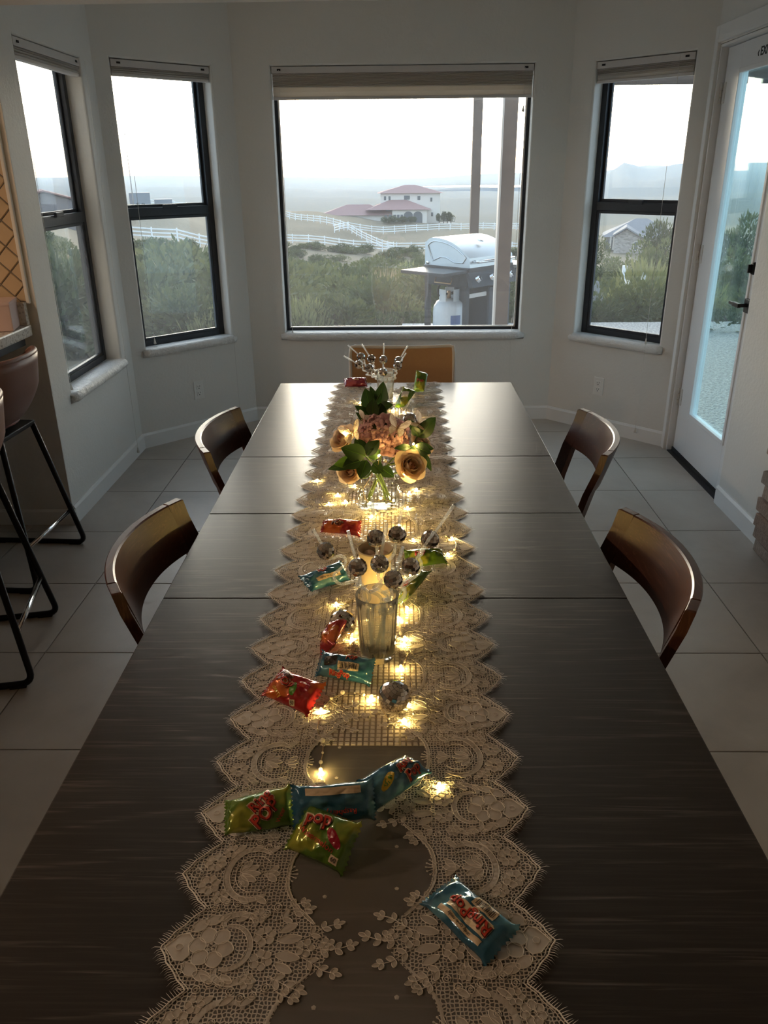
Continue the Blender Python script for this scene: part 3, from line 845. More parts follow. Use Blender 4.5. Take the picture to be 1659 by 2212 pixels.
rim = [backf(0, b / 10) for b in range(0, 10)] + [Vector(backf(0.0, 0.985)) + Vector((0.004, 0, 0))] + [backf(k / 24, 1.0) for k in range(1, 24)] + [Vector(backf(1.0, 0.985)) - Vector((0.004, 0, 0))] + [backf(1, 1 - b / 10) for b in range(1, 11)]
MB().tube([Vector(p) + Vector((0, -0.004, 0)) for p in rim], 0.0085, 8).build('rim', 'shell_rim', wc, True)
smooth_by_angle(MB().bbox(-0.23, 0.23, 0.0, 0.42, 0.445, 0.47, 0.012).build('seat', 'tan_shell', wc, fix=True))
for sx in (-1, 1):
    for sy in (0, 1):
        MB().tube([(sx * 0.18, 0.05 + 0.30 * sy, 0.445), (sx * 0.22, -0.01 + 0.42 * sy, 0.008), (sx * 0.22, -0.01 + 0.42 * sy, 0.0)], [0.011, 0.009, 0.010], 10).build('leg', 'shell_rim', wc, True)

# ------------------------------------------------------------------ bar stools (local -X is the way the sitter faces)
t = NT('stool_leather'); v = t.coord('Object'); nz = t.noise(v, 180, 3, 0.6)
t.done(t.pbsdf(t.mix(t.noise(v, 7, 3), (0.155, 0.075, 0.055), (0.195, 0.098, 0.074)), 0.42, 0, t.bump(nz, 0.12, 0.002)))
plain('stool_lining', (0.20, 0.06, 0.045), 0.5)
def make_stool():
    root = thing('bar_stool', 'x', 'stool', (0, 0, 0))
    # bucket: outline swept up from the seat, highest at the back (+X)
    NA, NB = 48, 14
    def shell(a, b, k=0.0):
        an = 2 * pi * a; c, s = cos(an), sin(an)
        top = lerp(0.735, 0.945, sstep(-0.55, 0.75, c))
        rx, ry = 0.205 - k, 0.222 - k
        e = 0.75
        px = rx * (abs(c) ** e) * (1 if c > 0 else -1); py = ry * (abs(s) ** e) * (1 if s > 0 else -1)
        q = sin(b * pi / 2) if b < 0.5 else sin(b * pi / 2)
        rr = lerp(0.40, 1.0, min(1, q * 1.12))
        z = 0.640 + k * 0.9 + (top - 0.640 - k * 0.9) * (b ** 1.65)
        flare = 1 + 0.10 * b * b
        return (px * rr * flare + 0.02 * b * (c > 0), py * rr * flare, z)
    vs, fs = [], []
    for b in range(NB + 1):
        for a in range(NA): vs.append(shell(a / NA, b / NB))
    for b in range(NB + 1):
        for a in range(NA): vs.append(shell(a / NA, (NB - b) / NB, 0.020))
    R_ = 2 * NB + 2
    for r in range(R_ - 1):
        for a in range(NA): fs.append((r * NA + a, r * NA + (a + 1) % NA, (r + 1) * NA + (a + 1) % NA, (r + 1) * NA + a))
    fs.append(tuple(range(NA - 1, -1, -1))); fs.append(tuple(range((R_ - 1) * NA, R_ * NA)))
    MB().add(vs, fs).build('seat_shell', 'stool_leather', root, True, fix=True)
    rimp = [shell(a / NA, 1.0, 0.010) for a in range(NA)]
    MB().tube([Vector(p) + Vector((0, 0, 0.002)) for p in rimp], 0.0125, 8, closed=True).build('piping', 'stool_leather', root, True)
    MB().ball((0, 0, 0.672), 0.15, 24, 10, (1.0, 1.08, 0.16)).build('seat_pad', 'stool_lining', root, True)
    MB().bbox(-0.15, 0.15, -0.15, 0.15, 0.622, 0.642, 0.004).build('mount_plate', 'black_metal', root, fix=True)
    for sy in (-1, 1):
        path = []
        P = [(-0.14, sy * 0.135, 0.628), (-0.225, sy * 0.232, 0.045), (-0.205, sy * 0.243, 0.011), (0.215, sy * 0.243, 0.011), (0.238, sy * 0.240, 0.040), (0.145, sy * 0.135, 0.628)]
        # round the two floor corners
        def fillet(p, q, r, rad=0.045, n=6):
            p, q, r = Vector(p), Vector(q), Vector(r); a = q + (p - q).normalized() * rad; b = q + (r - q).normalized() * rad
            return [a.lerp(q, k / n).lerp(q.lerp(b, k / n), k / n) for k in range(n + 1)]
        A, B, C, D = Vector(P[0]), Vector((-0.232, sy * 0.243, 0.011)), Vector((0.240, sy * 0.243, 0.011)), Vector(P[5])
        path = [A] + fillet(A, B, C) + fillet(B, C, D) + [D]
        MB().tube(path, 0.0120, 10).build('sled_leg', 'black_metal', root, True)
        for x in (-0.18, 0.19):
            MB().bbox(x - 0.028, x + 0.028, sy * 0.243 - 0.013, sy * 0.243 + 0.013, 0.0, 0.010, 0.003).build('foot_pad', 'rubber', root, fix=True)
    for sx in (-1, 1):
        k = 0.29
        x = sx * lerp(0.238, 0.142, k)
        yy = lerp(0.243, 0.135, k)
        MB().tube([(x, -yy, 0.19), (x, yy, 0.19)], 0.0095, 10).build('foot_rest', 'chrome', root, True)
    return root
st = make_stool()
st.location = (-1.742, 3.185, 0); st.rotation_euler = (0, 0, radians(-3)); st['label'] = 'brown leather bar stool beside the window wall, tucked under the granite bar'; st['group'] = 'leather stools at the bar'
s2_ = copy_tree(st); s2_.location = (-1.545, 2.465, 0); s2_.rotation_euler = (0, 0, radians(12)); s2_['label'] = 'brown leather bar stool turned out from the bar, second from the window wall'

# ------------------------------------------------------------------ runners on the table
LX0, LX1 = -0.2955, 0.1955          # scallop tips of the lace
LXC = (LX0 + LX1) / 2; HWID = (LX1 - LX0) / 2
def fold(x, y):                      # soft cross folds where the cloth is bunched around the vase
    k = sstep(1.55, 1.75, y) * (1 - sstep(2.55, 2.9, y))
    w = sin((y - 1.6) * 2 * pi / 0.17 + 1.5 * sin(x * 5)) * 0.5 + 0.5
    return k * (w ** 2) * 0.0065 * sstep(0.27, 0.15, abs(x - LXC) * 1.0)
def mat_z(x, y): return TZ + 0.0012 + fold(x, y)
def lace_z(x, y):
    on = 1.0 if (-0.24 < x < 0.165 and 1.05 < y < 3.13) else 0.0
    on = sstep(-0.235, -0.222, x) * sstep(0.160, 0.147, x) * sstep(1.055, 1.075, y) * sstep(3.13, 3.11, y)
    rip = 0.0014 * (noise.noise(Vector((x * 26, y * 20, 3.1))) + 0.6)
    edge = 0.004 * clamp(noise.noise(Vector((x * 9, y * 14, 8.0)))) * sstep(0.14, 0.24, abs(x - LXC)) * sstep(1.3, 2.0, y)
    return TZ + 0.0012 + on * 0.0030 + fold(x, y) + max(rip, 0.0) + edge
def surf(x, y): return lace_z(x, y) + 0.0006

# sparkling mesh runner of small square studs, laid under the lace
t = NT('stud_cream'); inf = t.noise(t.coord('Object'), 160, 2)
t.done(t.pbsdf(t.mix(inf, (0.66, 0.57, 0.47), (0.84, 0.75, 0.65)), 0.22, 0.0, None, Specular_IOR_Level=0.8, Coat_Weight=0.5, Coat_Roughness=0.1))
t = NT('mesh_backing'); t.done(t.pbsdf((0.17, 0.11, 0.065), 0.6))
mat = thing('mesh_runner', 'narrow cream runner of small square studs lying under the lace', 'table runner', (0, 0, 0))
MX0, MX1, MY0, MY1 = -0.226, 0.150, 1.064, 3.112
mat.location = ((MX0 + MX1) / 2, (MY0 + MY1) / 2, TZ)
o_ = mat.location.copy()
MB().grid(lambda a, b: Vector((lerp(MX0, MX1, a), lerp(MY0, MY1, b), mat_z(lerp(MX0, MX1, a), lerp(MY0, MY1, b)))) - o_, 24, 160).build('backing', 'mesh_backing', mat, True)
mb = MB(); pit = 0.0104; nx = int((MX1 - MX0) / pit); ny = int((MY1 - MY0) / pit)
for i in range(nx):
    for j in range(ny):
        x = MX0 + (i + 0.5) * pit; y = MY0 + (j + 0.5) * pit; z = mat_z(x, y); h = pit * 0.375; g = pit * 0.29
        tx, ty = rnd.uniform(-0.12, 0.12), rnd.uniform(-0.12, 0.12)
        lo = [Vector((x + sx * h, y + sy * h, mat_z(x + sx * h, y + sy * h) + 0.0002)) for sx, sy in ((-1, -1), (1, -1), (1, 1), (-1, 1))]
        hi = [Vector((x + sx * g, y + sy * g, z + 0.0017 + sx * g * tx + sy * g * ty)) for sx, sy in ((-1, -1), (1, -1), (1, 1), (-1, 1))]
        mb.add([p - o_ for p in lo + hi], [(4, 5, 6, 7), (0, 1, 5, 4), (1, 2, 6, 5), (2, 3, 7, 6), (3, 0, 4, 7)])
tag(mb.build('square_stud', 'stud_cream', mat), kind='stuff')

# ---- lace
def lace_mat(name, col, cover, scale=None, thr=0.1, translucent=0.35):
    t = NT(name); v = t.coord('Object')
    nz = t.noise(v, 900, 2)
    d = t.pbsdf(t.mix(nz, tuple(c * 0.86 for c in col), col), 0.75)
    tl = t.node('BsdfTranslucent', i_Color=(*col, 1)).outputs[0]
    s = t.mixs(translucent, d, tl)
    tr = t.node('BsdfTransparent').outputs[0]
    if scale:
        vo = t.node('TexVoronoi', feature='DISTANCE_TO_EDGE', voronoi_dimensions='2D', i_Scale=scale, i_Randomness=0.55); t.l.new(v, vo.inputs['Vector'])
        f = t.math('LESS_THAN', vo.outputs['Distance'], thr)
        f = t.math('MAXIMUM', f, cover)
    else: f = cover
    return t.done(t.mixs(f, tr, s))
IV = (0.84, 0.765, 0.68)
lace_mat('lace_tulle', IV, 0.24)
lace_mat('lace_net', IV, 0.05, 200.0, 0.150)
lace_mat('lace_cloth', IV, 0.86)
t = NT('lace_cord'); t.done(t.pbsdf((0.90, 0.83, 0.75), 0.7))

P2 = 0.2232                         # one repeat: scallop A (paisley) and scallop B (open flower)
LY0, LY1 = 0.585, 3.530
def edge_t(s):                      # how far the edge sits in from the tips
    s = s % P2; h = P2 / 2
    f = (s % h) / h; d = abs(2 * f - 1)
    return 0.043 * d ** 1.25 + 0.0030 * abs(sin(d * pi * 2.6)) * (1 - d * 0.4)
def inner_t(s):                     # inner limit of the net ground
    f = (s % P2) / P2
    return 0.150 + 0.060 * (0.5 + 0.5 * cos(2 * pi * (f - 0.75))) ** 1.5

class Lace:
    def __init__(s): s.net = MB(); s.cloth = MB(); s.cord = MB(); s.fringe = MB()
    def P(s, x, y, dz): return Vector((x, y, lace_z(x, y) + dz)) - LO
LO = Vector((LXC, 2.05, TZ))
LC = Lace()
def to_world(side, base, s_, t_):
    x = (LX0 + t_) if side < 0 else (LX1 - t_)
    return x, base + s_
def poly_fill(side, base, pts, dz=0.0011):
    q = [to_world(side, base, *p) for p in pts]
    if any(y < LY0 or y > LY1 for _, y in q): return
    n = len(q); cx = sum(p[0] for p in q) / n; cy = sum(p[1] for p in q) / n
    vs = [LC.P(x, y, dz) for x, y in q] + [LC.P(cx, cy, dz + 0.0005)]
    LC.cloth.add(vs, [(i, (i + 1) % n, n) for i in range(n)])
def ribbon(side, base, pts, w=0.0011, closed=False, dz=0.0017):
    q = [to_world(side, base, *p) for p in pts]
    if any(y < LY0 or y > LY1 for _, y in q): return
    n = len(q); vs = []
    for i in range(n):
        a = q[(i - 1) % n] if (closed or i) else q[0]; b = q[(i + 1) % n] if (closed or i < n - 1) else q[-1]
        dx, dy = b[0] - a[0], b[1] - a[1]; L = math.hypot(dx, dy) or 1
        nx_, ny_ = -dy / L * w / 2, dx / L * w / 2
        x, y = q[i]
        vs += [LC.P(x + nx_, y + ny_, dz - 0.0006), LC.P(x, y, dz + 0.0004), LC.P(x - nx_, y - ny_, dz - 0.0006)]
    fs = []
    for i in range(n if closed else n - 1):
        j = (i + 1) % n
        fs += [(i * 3, i * 3 + 1, j * 3 + 1, j * 3), (i * 3 + 1, i * 3 + 2, j * 3 + 2, j * 3 + 1)]
    LC.cord.add(vs, fs)
def petal_pts(cs, ct, ang, r0, r1, wid, n=9, notch=0.0):
    out = []
    for k in range(n + 1):
        u = k / n; a = -1 + 2 * u
        w = wid * sin(pi * u) ** 0.8 if 0 < u < 1 else 0
        pass
    pts = []
    for k in range(n):            # one side outwards, other side back
        u = k / (n - 1); r = lerp(r0, r1, u); w = wid * (sin(pi * min(1, u * 0.92 + 0.04)) ** 0.7)
        pts.append((r, w))
    tip = [(r1 * (1 - notch * 0.1), 0.0)]
    loop = pts + tip + [(r, -w) for (r, w) in pts[::-1]]
    ca, sa = cos(ang), sin(ang)
    return [(cs + r * ca - w * sa, ct + r * sa + w * ca) for r, w in loop]
def petal(side, base, cs, ct, ang, r0, r1, wid, cw=0.0010, fill=True):
    p = petal_pts(cs, ct, ang, r0, r1, wid)
    if fill: poly_fill(side, base, p)
    ribbon(side, base, p, cw, True)
def circ(cs, ct, r, n=10, a0=0, a1=2 * pi):
    return [(cs + r * cos(lerp(a0, a1, k / n)), ct + r * sin(lerp(a0, a1, k / n))) for k in range(n + (0 if a1 - a0 >= 2 * pi - 1e-6 else 1))]
def daisy(side, base, cs, ct, r, np_=7, rot=0.0, cw=0.0008):
    for k in range(np_):
        petal(side, base, cs, ct, rot + 2 * pi * k / np_, r * 0.30, r, r * 0.36, cw)
    ribbon(side, base, circ(cs, ct, r * 0.26, 8), cw, True)
def leafy(side, base, path, nl, ll, lw, cw=0.0009):
    ribbon(side, base, path, cw)
    for k in range(nl):
        u = (k + 0.7) / nl * (len(path) - 1); i = min(int(u), len(path) - 2); f = u - i
        p = (lerp(path[i][0], path[i + 1][0], f), lerp(path[i][1], path[i + 1][1], f))
        an = atan2(path[i + 1][1] - path[i][1], path[i + 1][0] - path[i][0])
        for sgn in (-1, 1):
            petal(side, base, p[0], p[1], an + sgn * 0.75, 0.001, ll * (1 - 0.35 * k / nl), lw, cw)
    p, q = path[-1], path[-2]; an = atan2(p[1] - q[1], p[0] - q[0])
    petal(side, base, p[0], p[1], an, 0.0, ll * 0.8, lw * 0.8, cw)
def band(side, base, pts, w, cw=0.0010):     # a filled ribbon of cloth with cord on both edges
    L, R = [], []
    n = len(pts)
    for i in range(n):
        a = pts[max(i - 1, 0)]; b = pts[min(i + 1, n - 1)]
        dx, dy = b[0] - a[0], b[1] - a[1]; l = math.hypot(dx, dy) or 1
        ww = w * (0.45 + 0.55 * sin(pi * i / (n - 1)) ** 0.5)
        L.append((pts[i][0] - dy / l * ww / 2, pts[i][1] + dx / l * ww / 2)); R.append((pts[i][0] + dy / l * ww / 2, pts[i][1] - dx / l * ww / 2))
    for i in range(n - 1): poly_fill(side, base, [L[i], L[i + 1], R[i + 1], R[i]])
    ribbon(side, base, L, cw); ribbon(side, base, R, cw)

def scallop_a(side, base):          # two daisies in the point, paisley scroll behind, spray inside
    c = P2 / 4
    daisy(side, base, c - 0.0185, 0.041, 0.0155, 7, 0.3); daisy(side, base, c + 0.0185, 0.043, 0.0155, 7, 0.0)
    daisy(side, base, c - 0.037, 0.060, 0.0115, 6, 0.2); daisy(side, base, c + 0.038, 0.061, 0.0115, 6, 0.5)
    ribbon(side, base, circ(c, 0.0215, 0.0075, 10), 0.0008, True)
    arc = [(c + 0.042 * sin(a), 0.098 - 0.036 * cos(a)) for a in [lerp(-2.2, 2.2, k / 22) for k in range(23)]]
    band(side, base, arc, 0.0085)
    arc2 = [(c + 0.030 * sin(a), 0.100 - 0.026 * cos(a)) for a in [lerp(-2.4, 2.4, k / 18) for k in range(19)]]
    ribbon(side, base, arc2, 0.0011)
    for k, an in enumerate((-0.95, -0.45, 0.0, 0.45, 0.95)):
        petal(side, base, c, 0.078, pi / 2 + an, 0.004, 0.030 - 0.004 * abs(an), 0.0052)
    for sg in (-1, 1):
        ribbon(side, base, circ(c + sg * 0.017, 0.084, 0.0048, 8), 0.0008, True)
        ribbon(side, base, circ(c + sg * 0.017, 0.084, 0.0024, 6), 0.0007, True)
    petal(side, base, c, 0.112, pi / 2, 0.0, 0.022, 0.006); petal(side, base, c, 0.118, pi / 2 + 0.8, 0.0, 0.018, 0.005); petal(side, base, c, 0.118, pi / 2 - 0.8, 0.0, 0.018, 0.005)
    for k in range(7):              # fan of knots at the inner point
        a = lerp(0.35, pi - 0.35, k / 6)
        ribbon(side, base, [(c + 0.006 * cos(a), 0.140 + 0.006 * sin(a)), (c + 0.016 * cos(a), 0.140 + 0.017 * sin(a))], 0.0009)
        poly_fill(side, base, circ(c + 0.017 * cos(a), 0.140 + 0.018 * sin(a), 0.0017, 6), 0.0016)

def scallop_b(side, base):          # large six petal flower, shield in the point, long spray inward
    c = 3 * P2 / 4; ft = 0.064
    sh = [(c, 0.007), (c - 0.0175, 0.022), (c - 0.0195, 0.033), (c - 0.011, 0.040), (c, 0.036), (c + 0.011, 0.040), (c + 0.0195, 0.033), (c + 0.0175, 0.022)]
    poly_fill(side, base, sh); ribbon(side, base, sh, 0.0013, True); ribbon(side, base, circ(c, 0.025, 0.0046, 9), 0.0010, True)
    for k in range(6):
        petal(side, base, c, ft, pi / 6 + 2 * pi * k / 6 + 0.15, 0.007, 0.0285, 0.0105, 0.0013)
    for k in range(5): poly_fill(side, base, circ(c + 0.0045 * cos(k * 1.257), ft + 0.0045 * sin(k * 1.257), 0.0022, 6), 0.0018)
    for sg in (-1, 1):
        petal(side, base, c + sg * 0.030, 0.044, pi / 2 - sg * 0.6, -0.012, 0.012, 0.0075); petal(side, base, c + sg * 0.038, 0.060, pi / 2 - sg * 0.3, -0.011, 0.012, 0.007)
        ribbon(side, base, circ(c + sg * 0.0265, 0.033, 0.0038, 8), 0.0009, True)
        arc = [(c + sg * (0.034 + 0.014 * sin(a)), 0.094 - 0.020 * cos(a)) for a in [lerp(-0.5, 3.4, k / 14) for k in range(15)]]
        band(side, base, arc, 0.0075)
        daisy(side, base, c + sg * 0.0165, 0.128, 0.0145, 6, 0.2 * sg)
        daisy(side, base, c + sg * 0.045, 0.116, 0.0105, 6, 0.4)
        petal(side, base, c + sg * 0.010, 0.145, pi / 2 - sg * 0.15, 0.0, 0.030, 0.0065); petal(side, base, c + sg * 0.022, 0.146, pi / 2 - sg * 0.5, 0.0, 0.024, 0.0055)
        leafy(side, base, [(c + sg * 0.038, 0.136), (c + sg * 0.044, 0.152), (c + sg * 0.052, 0.166), (c + sg * 0.056, 0.178)], 3, 0.014, 0.0036)
        leafy(side, base, [(c + sg * 0.012, 0.176), (c + sg * 0.020, 0.190), (c + sg * 0.030, 0.204), (c + sg * 0.034, 0.218)], 3, 0.0125, 0.0032)
    arc = [(c + 0.030 * sin(a), 0.086 - 0.026 * cos(a)) for a in [lerp(1.3, 2 * pi - 1.3, k / 20) for k in range(21)]]
    band(side, base, arc, 0.0065)
    daisy(side, base, c, 0.180, 0.0125, 5, 0.3); daisy(side, base, c + 0.004, 0.207, 0.0105, 5, 0.9)
    leafy(side, base, [(c, 0.190), (c - 0.003, 0.206), (c - 0.001, 0.222), (c + 0.004, 0.236)], 3, 0.013, 0.0034)

def between(side, base):            # filling between scallops: ring chain, small leaves, rosettes
    for c in (0.0, P2 / 2):
        sg = 1 if c == 0 else -1
        for k in range(7):
            s_, t_ = c + 0.010 * sin(k * 1.1), 0.058 + k * 0.0135
            ribbon(side, base, circ(s_, t_, 0.0052, 9), 0.0010, True); ribbon(side, base, circ(s_, t_, 0.0024, 6), 0.0008, True)
        for k in range(3):
            petal(side, base, c + 0.014, 0.066 + k * 0.024, pi / 2 + 0.6, -0.008, 0.010, 0.0042); petal(side, base, c - 0.014, 0.072 + k * 0.024, pi / 2 - 0.6, -0.008, 0.010, 0.0042)
        leafy(side, base, [(c, 0.150), (c + sg * 0.006, 0.160), (c + sg * 0.010, 0.172)], 2, 0.011, 0.003)
        poly_fill(side, base, circ(c + sg * 0.02, 0.198, 0.0032, 5)); poly_fill(side, base, circ(c - sg * 0.024, 0.216, 0.0028, 5))
    # inner cord following the net ground
    ln = [(P2 * k / 40, inner_t(P2 * k / 40) - 0.004) for k in range(41)]
    keep = [p for p in ln if not (0.62 < p[0] / P2 < 0.88)]
    a = [p for p in keep if p[0] / P2 <= 0.62]; b = [p for p in keep if p[0] / P2 >= 0.88]
    for seg in (a, b):
        if len(seg) > 2: band(side, base, seg, 0.0045, 0.0010)

nrep = int((LY1 - LY0) / P2) + 2
first = 0.6965 - P2 * 0.75           # a B tip falls at y = 0.69
for side, phase in ((-1, -0.009), (1, 0.004)):
    for r in range(-1, nrep):
        b = first + phase + r * P2
        scallop_a(side, b); scallop_b(side, b); between(side, b)
    # net ground, edge cord and fringe along the whole side
    b0 = first + phase
    ny_ = 760
    rows = [lerp(LY0, LY1, k / ny_) for k in range(ny_ + 1)]
    nt = 9; vs = []
    for y in rows:
        e, i = edge_t(y - b0), inner_t(y - b0)
        for k in range(nt + 1):
            x, _ = to_world(side, 0, 0, lerp(e, i, k / nt)); vs.append(LC.P(x, y, 0.0006))
    fs = [(r * (nt + 1) + k, r * (nt + 1) + k + 1, (r + 1) * (nt + 1) + k + 1, (r + 1) * (nt + 1) + k) for r in range(ny_) for k in range(nt)]
    LC.net.add(vs, fs if side < 0 else [f[::-1] for f in fs])
    for tt, w in ((0.0008, 0.0019), (0.0052, 0.0010)):
        seg = [(y - b0, edge_t(y - b0) + tt) for y in rows]
        for k in range(0, ny_, 40): ribbon(side, b0, seg[k:k + 41], w)
    y = LY0 + 0.002; rf = random.Random(3 + side)
    while y < LY1 - 0.002:
        s_ = y - b0; e = edge_t(s_); de = (edge_t(s_ + 0.002) - edge_t(s_ - 0.002)) / 0.004
        L = rf.uniform(0.0085, 0.0135); nrm = sqrt(1 + de * de)
        ds, dt = de / nrm * L * 0.9 + rf.uniform(-0.001, 0.001), -1 / nrm * L
        p0 = to_world(side, b0, s_, e + 0.001); p1 = to_world(side, b0, s_ + ds * 0.5 + rf.uniform(-.0004, .0004), e + dt * 0.55); p2 = to_world(side, b0, s_ + ds, e + dt)
        w = 0.00042
        def PP(p, dz): return Vector((p[0], p[1], max(TZ + 0.0006, lace_z(p[0], p[1])) + dz)) - LO
        LC.fringe.add([PP((p0[0], p0[1] - w), .0012), PP((p0[0], p0[1] + w), .0012), PP((p1[0], p1[1] + w * .8), .0022), PP((p1[0], p1[1] - w * .8), .0022), PP(p2, .0006)], [(0, 1, 2, 3), (3, 2, 4)])
        y += 0.0021 * sqrt(1 + 0) / max(0.45, nrm * 0.62) if nrm > 1 else 0.0021

lace = thing('lace_runner', 'ivory floral lace runner with scalloped fringed edges down the table', 'table runner', LO)
def tul(a, b):
    y = lerp(LY0, LY1, b); l = LX0 + edge_t(y - first + 0.009) + 0.012; r = LX1 - edge_t(y - first - 0.004) - 0.012
    x = lerp(l, r, a); return LC.P(x, y, 0.0002)
MB().grid(tul, 40, 560).build('tulle_ground', 'lace_tulle', lace, True)
LC.net.build('net_border', 'lace_net', lace, True)
tag(LC.cloth.build('flower_motif', 'lace_cloth', lace), kind='stuff')
tag(LC.cord.build('cord_outline', 'lace_cord', lace, True), kind='stuff')
tag(LC.fringe.build('eyelash_fringe', 'lace_cord', lace), kind='stuff')

# ------------------------------------------------------------------ materials of the centrepieces
t = NT('mirror_facet'); t.done(t.pbsdf((0.80, 0.76, 0.72), 0.03, 1.0))
glass_thin('straw_plastic', (0.93, 0.95, 0.95), 0.17, 0.05, 1.8)
plain('mirror_core', (0.25, 0.24, 0.23), 0.3, 0.9)
t = NT('led_glow'); t.done(t.node('Emission', i_Color=(1.0, 0.68, 0.20, 1), i_Strength=430.0).outputs[0])
plain('copper_wire', (0.62, 0.46, 0.26), 0.35, 1.0)
t = NT('pearl'); t.done(t.pbsdf((0.82, 0.74, 0.62), 0.2, 0, None, Coat_Weight=0.6, Coat_Roughness=0.08, Subsurface_Weight=0.0))
def petal_mat(name, c0, c1, tr=0.4, rough=0.6):
    t = NT(name); v = t.coord('Object'); nz = t.noise(v, 38, 3); inf = t.node('ObjectInfo')
    c = t.mix(t.math('MULTIPLY', t.math('ADD', nz, inf.outputs['Random']), 0.5), c0, c1)
    d = t.pbsdf(c, rough); tl = t.n.new('ShaderNodeBsdfTranslucent'); t.l.new(c, tl.inputs['Color'])
    t.done(t.mixs(tr, d, tl.outputs[0]))
petal_mat('rose_peach', (0.84, 0.60, 0.40), (0.90, 0.74, 0.54))
petal_mat('rose_heart', (0.80, 0.46, 0.30), (0.86, 0.56, 0.38))
petal_mat('hydrangea_pink', (0.68, 0.34, 0.34), (0.84, 0.56, 0.54), 0.3)
petal_mat('leaf_green', (0.018, 0.045, 0.010), (0.042, 0.092, 0.018), 0.30, 0.42)
petal_mat('leaf_bright', (0.12, 0.26, 0.02), (0.20, 0.36, 0.04), 0.45, 0.42)
plain('stem_green', (0.10, 0.17, 0.04), 0.5, var=0.2, scale=60)
petal_mat('butterfly_paper', (0.80, 0.68, 0.56), (0.86, 0.76, 0.64), 0.5)
plain('gold_foil', (0.55, 0.36, 0.22), 0.35, 0.9)
plain('paper_cup_cream', (0.72, 0.58, 0.38), 0.6, var=0.05, scale=30)
petal_mat('treat_pink', (0.72, 0.52, 0.38), (0.80, 0.60, 0.46), 0.1)

def surf_at(u, v, dz=0.0):           # pixel -> point on the cloth
    p = onz(u, v, TZ + 0.006)
    p = onz(u, v, surf(p.x, p.y) + dz)
    return Vector((p.x, p.y, surf(p.x, p.y) + dz))

# ------------------------------------------------------------------ mirror balls
def facet_ball(r, nu=20, nv=13):
    """square mirror facets with thin grooves, ready as two meshes"""
    core = MB().ball((0, 0, 0), r * 0.965, nu, nv).mesh('ball_core', 'mirror_core')
    mb = MB(); rr = random.Random(int(r * 1e5))
    for j in range(nv):
        a0, a1 = pi * j / nv, pi * (j + 1) / nv
        n = max(5, int(round(nu * sin((a0 + a1) / 2)))) if 0 < j < nv - 1 else 5
        for k in range(n):
            b0, b1 = 2 * pi * k / n, 2 * pi * (k + 1) / n
            ga, gb = (a1 - a0) * 0.022, (b1 - b0) * 0.022
            q = [Vector((sin(a) * cos(b), sin(a) * sin(b), cos(a))) * r for a, b in ((a0 + ga, b0 + gb), (a1 - ga, b0 + gb), (a1 - ga, b1 - gb), (a0 + ga, b1 - gb))]
            if j == 0: q = [Vector((0, 0, r))] + q[1:3]
            elif j == nv - 1: q = [q[0], Vector((0, 0, -r)), q[3]]
            mb.add(q, [tuple(range(len(q)))])
    return core, mb.mesh('mirror_facet', 'mirror_facet', fix=False)
BIG, SMALL = facet_ball(0.0285, 22, 13), facet_ball(0.0178, 15, 9)
def loose_ball(u, v, label, rx):
    p = surf_at(u, v); r = thing('mirror_ball', label, 'mirror ball', p, rx, 'loose mirror balls on the runner')
    M_ = (rx, rx * 0.4, rx)
    link('ball_core', BIG[0], r, (0, 0, 0.0280), M_)
    tag(link('mirror_facet', BIG[1], r, (0, 0, 0.0280), M_), kind='stuff')
    MB().lathe([(0, 0.002), (0.005, 0.002), (0.005, -0.002), (0, -0.002)], 12).build('end_cap', 'lamp_metal', r, False, Vector((0, 0, 0.028)) + Matrix.Rotation(rx, 3, 'Z') @ (Vector((0.4, -0.55, 0.73)).normalized() * 0.0282), (0.6, 0.35, 0))
    return r
loose_ball(851, 1532, 'mirror ball lying alone beside the blue packet and lights', 0.4)
loose_ball(741, 1372, 'mirror ball half hidden behind the red packet by the glass', 1.3)
loose_ball(886, 924, 'mirror ball lying behind the pink hydrangea', 2.2)
loose_ball(800, 1236, 'mirror ball tucked between the paper cup and the straw glass', 0.9)

# ------------------------------------------------------------------ drinking glasses and straws
def tumbler(loc, h, r0, r1, label, k):
    root = thing('glass_tumbler', label, 'glass', loc, 0.2 * k, 'straw tumblers')
    n = 72; w = 0.0022
    prof = [(0, 0.0), (r0 * 0.92, 0.0), (r0, 0.004), (lerp(r0, r1, 0.1), h * 0.1), (lerp(r0, r1, 0.5), h * 0.5), (lerp(r0, r1, 0.82), h * 0.82), (r1, h - 0.001), (r1 - w * 0.5, h), (r1 - w, h - 0.001), (lerp(r0, r1, 0.82) - w, h * 0.82), (lerp(r0, r1, 0.5) - w, h * 0.5), (lerp(r0, r1, 0.1) - w * 1.3, h * 0.1), (r0 * 0.8, 0.012), (0, 0.011)]
    def fl(a, z, r):
        k_ = sstep(0.008, 0.02, z) * (1 - sstep(h * 0.78, h * 0.88, z))
        return 1 - 0.060 * k_ * (0.5 + 0.5 * cos(18 * a))
    o = MB().lathe(prof, n, None, fl).build('glass_body', 'crystal_glass', root, True, fix=True)
    return root
NG = surf_at(816, 1417); FG = surf_at(833, 866)
tumbler(NG, 0.140, 0.0335, 0.0410, 'fluted clear tumbler packed with mirror ball straws beside the paper cup', 1)
tumbler(FG, 0.130, 0.030, 0.038, 'fluted clear tumbler packed with mirror ball straws at the window end', 2)

